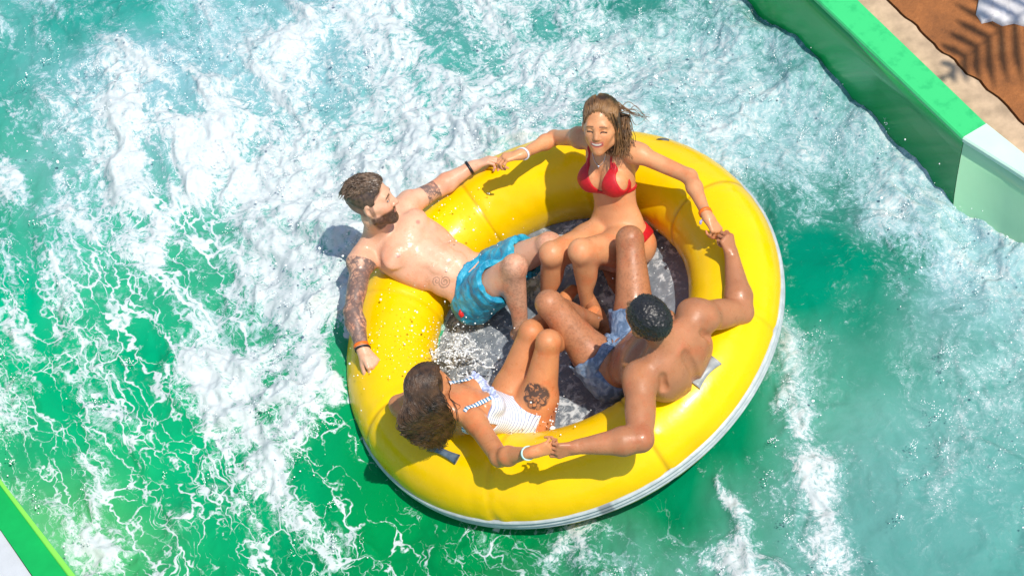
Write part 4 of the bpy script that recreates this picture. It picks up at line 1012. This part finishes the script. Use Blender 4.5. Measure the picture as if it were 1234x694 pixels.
    deep = t.mix(1.0, t.n('Attribute', attribute_name='tint').outputs['Color'], t.ramp(big, (.3, .85), (.7, 1.2)), 'RGBA', 'MULTIPLY')
    mk = t.math('MULTIPLY', t.math('MULTIPLY', t.math('SUBTRACT', mlk, .12, None, True), 1.15), t.math('ADD', .35, t.math('ADD', t.math('MULTIPLY', n0, .6), t.math('MULTIPLY', n1, .7))), clamp=True)
    body = t.mix(t.math('MULTIPLY', mk, .9), deep, mcol)
    thin = t.mix(.38, mcol, (.34, .50, .50))
    col = t.mix(t.smooth(fo, .0, .5), body, thin); col = t.mix(t.smooth(fo, .35, .95), col, t.mix(n4, (.46, .54, .56), (.64, .67, .66)))
    rough = t.math('ADD', .06, t.math('MULTIPLY', fo, .5))
    bm = t.bump(t.math('ADD', n1, t.math('MULTIPLY', n4, .5)), .2, .02); bm = t.bump(fo, .22, .012, bm)
    m = t.set(Base_Color=col, Roughness=rough, Normal=bm, IOR=1.33, Specular_IOR_Level=.1)
    uv = np.c_[s*.45, n_*1.2, o]
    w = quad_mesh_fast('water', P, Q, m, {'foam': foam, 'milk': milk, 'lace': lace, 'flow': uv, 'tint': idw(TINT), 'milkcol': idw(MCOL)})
    tag(w, kind='structure'); return w

def ico():
    g = (1+5**.5)/2; V = [(-1, g, 0), (1, g, 0), (-1, -g, 0), (1, -g, 0), (0, -1, g), (0, 1, g), (0, -1, -g), (0, 1, -g), (g, 0, -1), (g, 0, 1), (-g, 0, -1), (-g, 0, 1)]
    Fc = [(0, 11, 5), (0, 5, 1), (0, 1, 7), (0, 7, 10), (0, 10, 11), (1, 5, 9), (5, 11, 4), (11, 10, 2), (10, 7, 6), (7, 1, 8), (3, 9, 4), (3, 4, 2), (3, 2, 6), (3, 6, 8), (3, 8, 9), (4, 9, 5), (2, 4, 11), (6, 2, 10), (8, 6, 7), (9, 8, 1)]
    V = np.array(V); return V/np.linalg.norm(V[0]), np.array(Fc)
def build_spray():
    """drops thrown up over the foam, in the raft and on the wet tube, and torn threads of water"""
    iv, fi = ico(); C, R_ = [], []
    X = rng.uniform(-200, 1400, 60000); Y = rng.uniform(-100, 780, 60000)
    P = np.array([wat(x, y, ZW) for x, y in zip(X[:26000], Y[:26000])]); f = lookup(FOAM, wuv(P))/9; d = np.hypot(P[:, 0], P[:, 1])
    keep = (rng.random(len(P)) < f**4*.5) & (d > .95); P = P[keep]; P[:, 2] = water_base(P[:, 0], P[:, 1])+.015+rng.exponential(.045, len(P))
    C.append(P); R_.append(.0016+rng.exponential(.0013, len(P)))
    for b in range(900):                                                  # bursts: strings of drops flung from the breaking foam
        p = wat(rng.uniform(-60, 1290), rng.uniform(-40, 720), ZW); f = lookup(FOAM, wuv(p[None]))[0]/9
        if rng.random() > f**2 or math.hypot(p[0], p[1]) < 1.0: continue
        p[2] = water_base(p[:1], p[1:2])[0]+.02; n = rng.integers(8, 34); a = rng.uniform(0, 6.28); L = rng.uniform(.04, .16); hg = rng.uniform(.02, .10); s = rng.random(n)**.7
        q = p+np.outer(s, NP(math.cos(a), math.sin(a), 0)*L)+np.outer(np.sin(s*2.2)*hg, NP(0, 0, 1))+rng.normal(0, .009, (n, 3))
        C.append(q); R_.append((.0032*(1-.6*s)*rng.uniform(.2, 1.1, n))+.0008)
    def local(px, py, h, sx, sy, sh, n, r0=.0010):
        for _ in range(n):
            p = at(px+rng.normal(0, sx), py+rng.normal(0, sy), h+abs(rng.normal(0, sh))); C.append((R2W@p)[None]); R_.append(NP(r0+rng.exponential(.0011)))
    local(560, 425, .0, 28, 28, .12, 220); local(600, 440, -.05, 45, 30, .05, 160); local(545, 420, .05, 16, 14, .08, 320)
    local(640, 500, .1, 22, 16, .06, 130); local(690, 520, .05, 25, 12, .06, 60); local(545, 270, .22, 30, 26, .02, 90); local(470, 400, .235, 28, 32, .01, 150)
    local(620, 300, .05, 40, 14, .08, 60); local(740, 330, .05, 50, 30, .1, 40)
    C = np.vstack(C); R_ = np.concatenate([np.atleast_1d(r) for r in R_]); n = len(C)
    st = rng.uniform(.8, 1.6, (n, 1, 1))*np.ones((1, 1, 3)); st[:, :, 0] = rng.uniform(.8, 1.3, (n, 1)); st[:, :, 1] = 1
    V = (C[:, None]+iv[None]*R_[:, None, None]*st).reshape(-1, 3); Fq = (fi[None]+np.arange(n)[:, None, None]*12).reshape(-1, 3)
    t = NT('water_drops'); m = t.set(Base_Color=(.86, .90, .90), Roughness=.12, Specular_IOR_Level=.6)
    o = quad_mesh_fast('water_spray', V, Fq, m); tag(o, 'white water drops splashed up over the foam and the raft', 'spray', kind='stuff')

def build_splash():
    c = at(545, 432, .06); F = Field(c-.24, c+.24, .003); e1, e2 = cr(.75, -.55, .2), cr(.1, .5, .8)
    for k in range(34):
        p = at(545+rng.normal(0, 16), 428+rng.normal(0, 9), .02)+RR[:, 2]*0; d = nrm(e1*rng.uniform(-.3, 1)+e2*rng.uniform(-.2, 1)+rng.normal(0, .5, 3)); r = rng.uniform(.002, .0048)
        for q in range(rng.integers(3, 8)):
            n = p+d*rng.uniform(.010, .024); d = nrm(d+rng.normal(0, .55, 3)); r2 = max(.0016, r*rng.uniform(.6, 1.25)); F.cone(p, n, r, r2, .008); p, r = n, r2
    V, Q = nets(F.F, F.lo, F.v); t = NT('splash_water'); m = t.set(Base_Color=(.80, .83, .85), Roughness=.2, Transmission_Weight=.2, IOR=1.2)
    o = quad_mesh_fast('splash', V-c, Q, m, mw=M4 @ Matrix.Translation(Vector(c.tolist()))); tag(o, "white splash bursting beside the dark haired woman's head", 'splash', kind='stuff')

# ------------------------------------------------------------------ flume walls, deck
def build_setting():
    gw = NT('green_flume'); c = gw.coord(); n = gw.noise(c, 2.5, 5); 
    mg = gw.set(Base_Color=gw.ramp(n, (.3, (.0, .36, .06)), (.7, (.002, .42, .08))), Roughness=.22, Coat_Weight=.3, Coat_Roughness=.1, Normal=gw.bump(gw.noise(c, 60, 3), .08, .004))
    gt = NT('green_lip'); c = gt.coord(); n = gt.smooth(gt.noise(c, 14, 5, .6), .5, .68)
    mt = gt.set(Base_Color=gt.mix(n, (.045, .55, .17), (.03, .46, .14)), Roughness=.35, Normal=gt.bump(gt.noise(c, 50, 3), .1, .004))
    mp = mat_plain('pale_fibreglass', (.42, .78, .47), .3, .06, 3, .05, 60, Coat_Weight=.2); mpt = mat_plain('pale_lip', (.56, .80, .66), .35, .08, 8)
    ml = mat_plain('lime_edge', (.22, .74, .08), .3, .1, 6); mgr = mat_plain('grey_coping', (.52, .55, .57), .6, .15, 5)
    def wall(name, line_in, line_out, zt, zb, drop, mi, mo, label, cat, bow=0.03, back=.3):
        root = empty(name, Matrix.Translation(Vector(line_in[0].tolist()[:2]+[zb]))); tag(root, label, cat)
        off = NP(line_in[0][0], line_in[0][1], zb); n = len(line_in); K = 8
        V = []; 
        for p in range(n):
            a, b = line_in[p], line_out[p]; inn = nrm(NP(*(a-b)[:2], 0))
            for k in range(K+1):
                s = k/K; V.append(NP(a[0], a[1], zt-.012+(zb-zt)*s)+inn*(bow*math.sin(math.pi*s)-.012+drop*s)-off)
            V.append(NP(a[0], a[1], zb)-inn*.05-off); V.append(NP(a[0], a[1], zt-.03)-inn*.05-off)
        M = K+3; Fc = []
        for p in range(n-1):
            for k in range(M): l = (k+1) % M; Fc.append([p*M+k, p*M+l, (p+1)*M+l, (p+1)*M+k])
        Fc.append(list(range(M))); Fc.append(list(range((n-1)*M, n*M))[::-1])
        mesh_obj('wall_panel', V, Fc, mi, parent=root)
        V = []; pr = ((0, -.03), (0, -.008), (.006, 0), (1, 0), (1, -.008), (1, -.05), (.1, -.05))
        for p in range(n):
            a, b = line_in[p], line_out[p]
            for x, z in pr:
                u = a+(b-a)*x if x not in (.006,) else a+nrm(b-a)*.008
                V.append(NP(u[0], u[1], zt+z)-off)
        M = len(pr); Fc = []
        for p in range(n-1):
            for k in range(M): l = (k+1) % M; Fc.append([p*M+k, p*M+l, (p+1)*M+l, (p+1)*M+k])
        Fc.append(list(range(M))); Fc.append(list(range((n-1)*M, n*M))[::-1])
        mesh_obj('wall_lip', V, Fc, mo, parent=root, smooth=False)
        return root
    zt, zb = .38, -.55
    W = lambda x, y, z=zt: wat(x, y, z)
    li = [W(780, -195), W(985, 0), W(1159, 166)]; lo = [W(828, -198), W(1033, 0), W(1188, 149)]
    wall('flume_wall', li, lo, zt, zb, .085, mg, mt, 'dark green flume wall with a bright green top along the brown deck', 'wall')
    e = nrm(li[2]-li[1])*.004
    li2 = [li[2]+e, W(1218, 203), W(1290, 250), W(1420, 345)]; lo2 = [lo[2]+e, W(1234, 186), W(1306, 234), W(1440, 328)]
    wall('flume_wall', li2, lo2, zt+.004, zb, .085, mp, mpt, 'pale whitish green flume wall section at the right edge', 'wall')
    # near wall, lower left: lime inner edge, green top, grey coping
    z2 = .30; U = lambda x, y: wat(x, y, z2)
    a = [U(-170, 365), U(0, 578), U(90, 694), U(230, 880)]; b = [U(-185, 378), U(-14, 588), U(76, 704), U(216, 890)]
    c2 = [U(-235, 420), U(-48, 640), U(46, 760), U(170, 930)]
    a_ = [U(-540, -105), U(-170, 365), U(0, 578), U(90, 694), U(230, 880)]; g_ = [U(-600, -45), U(-225, 430), U(0, 627), U(48, 694), U(175, 880)]
    root = wall('flume_wall', a_, [p+(q-p)*1.2 for p, q in zip(a_, g_)], z2, zb, 0, mg, mat_plain('green_coping', (.004, .36, .075), .3, .12, 10), 'near green flume wall with lime edge in the lower left corner', 'wall')
    off = NP(a_[0][0], a_[0][1], zb); V = []; Fc = []
    for p, q in zip(a_, g_):
        d = nrm(q-p)
        for x, z in ((-.006, -.04), (-.006, .006), (.0, .012), (.022, .012), (.03, .003), (.03, -.02)): V.append(p+d*x+NP(0, 0, z)-off)
    for k in range(len(a_)-1):
        for e in range(6): f = (e+1) % 6; Fc.append([k*6+e, k*6+f, k*6+6+f, k*6+6+e])
    Fc += [list(range(6)), list(range(6*len(a_)-6, 6*len(a_)))[::-1]]
    mesh_obj('lime_edge', V, Fc, ml, parent=root)
    def slab(name, pts, z, th, mat, kind='structure'):
        P = [NP(p[0], p[1], z) for p in pts]; n = len(P); V = P+[p-NP(0, 0, th) for p in P]
        Fc = [list(range(n)), list(range(2*n-1, n-1, -1))]+[[i, i+n, (i+1) % n+n, (i+1) % n] for i in range(n)]
        o = mesh_obj(name, V, Fc, mat, smooth=False); tag(o, kind=kind); return o
    far = nrm(lo[1]-li[1]); g2 = [p+nrm(p-q)*0 for p, q in zip(g_, a_)]
    zz = z2-.01; fl = nrm(g_[0]-a_[0])
    slab('pavement', [NP(*(p+(p-p2)*.2)[:2], 0)+nrm(NP(*(q-p2)[:2], 0))*.004 for p, q, p2 in zip(g_, g_, a_)]+[g_[-1]+fl*3, g_[0]+fl*3], zz, .5, mgr)
    # deck: beige kerb strip then brown textured deck
    zd = .33; D_ = lambda x, y: wat(x, y, zd)
    kb = mat_plain('beige_kerb', (.50, .36, .23), .85, .35, 9, .4, 60)
    t = NT('brown_deck'); c = t.coord(); n = t.noise(c, 5, 6, .65); n2 = t.noise(c, 70, 4, .7)
    md = t.set(Base_Color=t.ramp(t.math('ADD', t.math('MULTIPLY', n, .7), t.math('MULTIPLY', n2, .3)), (.32, (.17, .06, .014)), (.55, (.32, .11, .025)), (.72, (.42, .17, .05))), Roughness=.8, Normal=t.bump(n2, .5, .01, t.bump(n, .4, .03)))
    inner = [p+nrm(p-q)*.004 for p, q in zip(lo+lo2[1:], li+li2[1:])]
    kl = [D_(860, -200), D_(1080, 12), D_(1160, 84), D_(1240, 156), D_(1320, 226), D_(1450, 320)]
    def ragged(A, n, amp, sd):
        A = np.array(A); out = []
        for i in range(len(A)-1):
            for k in range(n): out.append(A[i]+(A[i+1]-A[i])*k/n)
        out.append(A[-1]); out = np.array(out); s = np.arange(len(out))
        nn = nrm(np.cross(A[-1]-A[0], NP(0, 0, 1))); return out+np.outer(noise(np.c_[s*.35, s*0+sd, s*0])*amp+noise(np.c_[s*.9, s*0+sd, s*0])*amp*.6, nn)
    k1 = ragged(kl, 14, .012, 3); 
    o = slab('kerb', list(inner)+list(k1[::-1]), zd, .4, kb)
    od = nrm(far); gap = NP(od[0], od[1], 0)*.012
    slab('deck', list(k1+gap)+[k1[-1]+od*9, k1[0]+od*9], zd+.006, .4, md)
    slab('ground', [NP(-60, -60, 0), NP(60, -60, 0), NP(60, 60, 0), NP(-60, 60, 0)], -.62, .1, mat_plain('pool_floor', (.03, .2, .12), .7, .2, 2))
    # pale stone patch in the corner of the deck
    ps = [(1176, 14), (1183, 25), (1196, 22), (1208, 28), (1222, 25), (1240, 30), (1270, 20), (1275, -30), (1185, -40), (1180, -8)]
    P = ragged([wat(x, y, zd+.03) for x, y in ps+ps[:1]], 5, .006, 8)[:-1]; n = len(P); cc = P.mean(0)
    V = [NP(*p[:2], zd+.007) for p in P]+[NP(*(p+(cc-p)*.04)[:2], zd+.028) for p in P]+[NP(*(p+(cc-p)*.5)[:2], zd+.036+.004*math.sin(i)) for i, p in enumerate(P)]
    Fc = [[i+k*n, (i+1) % n+k*n, (i+1) % n+(k+1)*n, i+(k+1)*n] for k in (0, 1) for i in range(n)]+[list(range(2*n, 3*n))]
    tag(mesh_obj('stone_slab', V, Fc, mat_plain('pale_stone', (.62, .60, .60), .8, .3, 12, .5, 40)), 'pale rough stone slab lying on the brown deck in the upper right corner', 'stone')

def build_palm():
    """a palm standing on the deck beside the flume; its fronds shade the brown paving"""
    b = wat(1500, 250, .33)+NP(1.15, .22, 0); root = empty('palm_tree', Matrix.Translation(Vector(b.tolist()))); tag(root, 'palm tree on the brown deck whose fronds throw feathered shadows on the paving', 'tree')
    H_ = 3.4; s = np.linspace(0, 1, 24); P = np.c_[.10*np.sin(s*2), .05*s, s*H_]
    r = (.11-.03*s)*(1+.10*(np.arange(24) % 2)); V, Fc = tubes([P], [r], 12)
    mesh_obj('trunk', V, Fc, mat_plain('palm_bark', (.20, .14, .09), .9, .4, 20, .6, 60), parent=root)
    mf = mat_plain('palm_leaf', (.06, .12, .03), .5, .3, 10); top = P[-1]
    for k in range(9):
        a = k*2.399; L = rng.uniform(1.2, 1.6); d = NP(math.cos(a), math.sin(a), 0); up = rng.uniform(.2, .7); t_ = np.linspace(0, 1, 30)
        R = top+np.outer(t_*L, d)+np.outer(up*t_*L*.6-.75*t_**2*L*.8, NP(0, 0, 1)); sd = NP(-d[1], d[0], 0); V, Fc = tubes([R], [np.linspace(.014, .003, 30)], 5); V = V.tolist()
        for i in range(3, 30, 2):
            for q in (1, -1):
                l = .42*math.sin(math.pi*(.12+.86*t_[i]))*rng.uniform(.85, 1.1); e = R[i]+sd*q*l*.85+d*l*.45-NP(0, 0, 1)*l*.35; m = (R[i]+e)/2+NP(0, 0, .03); w_ = d*.019; n = len(V)
                V += [(R[i]-w_).tolist(), (R[i]+w_).tolist(), (m+w_*1.3).tolist(), e.tolist(), (m-w_*1.3).tolist()]; Fc.append([n, n+1, n+2, n+3, n+4])
        mesh_obj('frond', V, Fc, mf, parent=root, smooth=False)

# ------------------------------------------------------------------ light, camera
def build_view():
    w = bpy.data.worlds.new('World'); scene.world = w; w.use_nodes = True; nt = w.node_tree
    sky = nt.nodes.new('ShaderNodeTexSky'); sky.sky_type = 'NISHITA'; sky.sun_disc = False
    el = math.asin(SUNW[2]); az = math.atan2(SUNW[0], SUNW[1]); sky.sun_elevation = el; sky.sun_rotation = az
    nt.links.new(sky.outputs[0], nt.nodes['Background'].inputs[0]); nt.nodes['Background'].inputs[1].default_value = .14
    L = bpy.data.lights.new('sun', 'SUN'); L.energy = 4.0; L.angle = math.radians(.55); L.color = (1, .935, .83)
    o = bpy.data.objects.new('sun', L); COL.objects.link(o); o.rotation_euler = Vector(SUNW.tolist()).to_track_quat('Z', 'Y').to_euler(); o.location = (SUNW*15).tolist()
    cd = bpy.data.cameras.new('camera'); cam = bpy.data.objects.new('camera', cd); COL.objects.link(cam)
    m = Matrix(RW.tolist()).to_4x4(); m.translation = Vector(CAMW.tolist()); cam.matrix_world = m
    cd.sensor_width = 36; cd.lens = 36*FPX/PW; cd.shift_x = -(PCX-PW/2)/PW; cd.shift_y = (PCY-PH/2)/PW; cd.clip_end = 300; cd.clip_start = .1
    scene.camera = cam
    scene.view_settings.view_transform = 'Standard'; scene.view_settings.look = 'None'; scene.view_settings.exposure = .24; scene.view_settings.gamma = 1

build_view()
build_raft()
build_setting()
build_water()
build_spray()
build_splash()
build_palm()
man_left(); woman_back(); man_right(); woman_front()
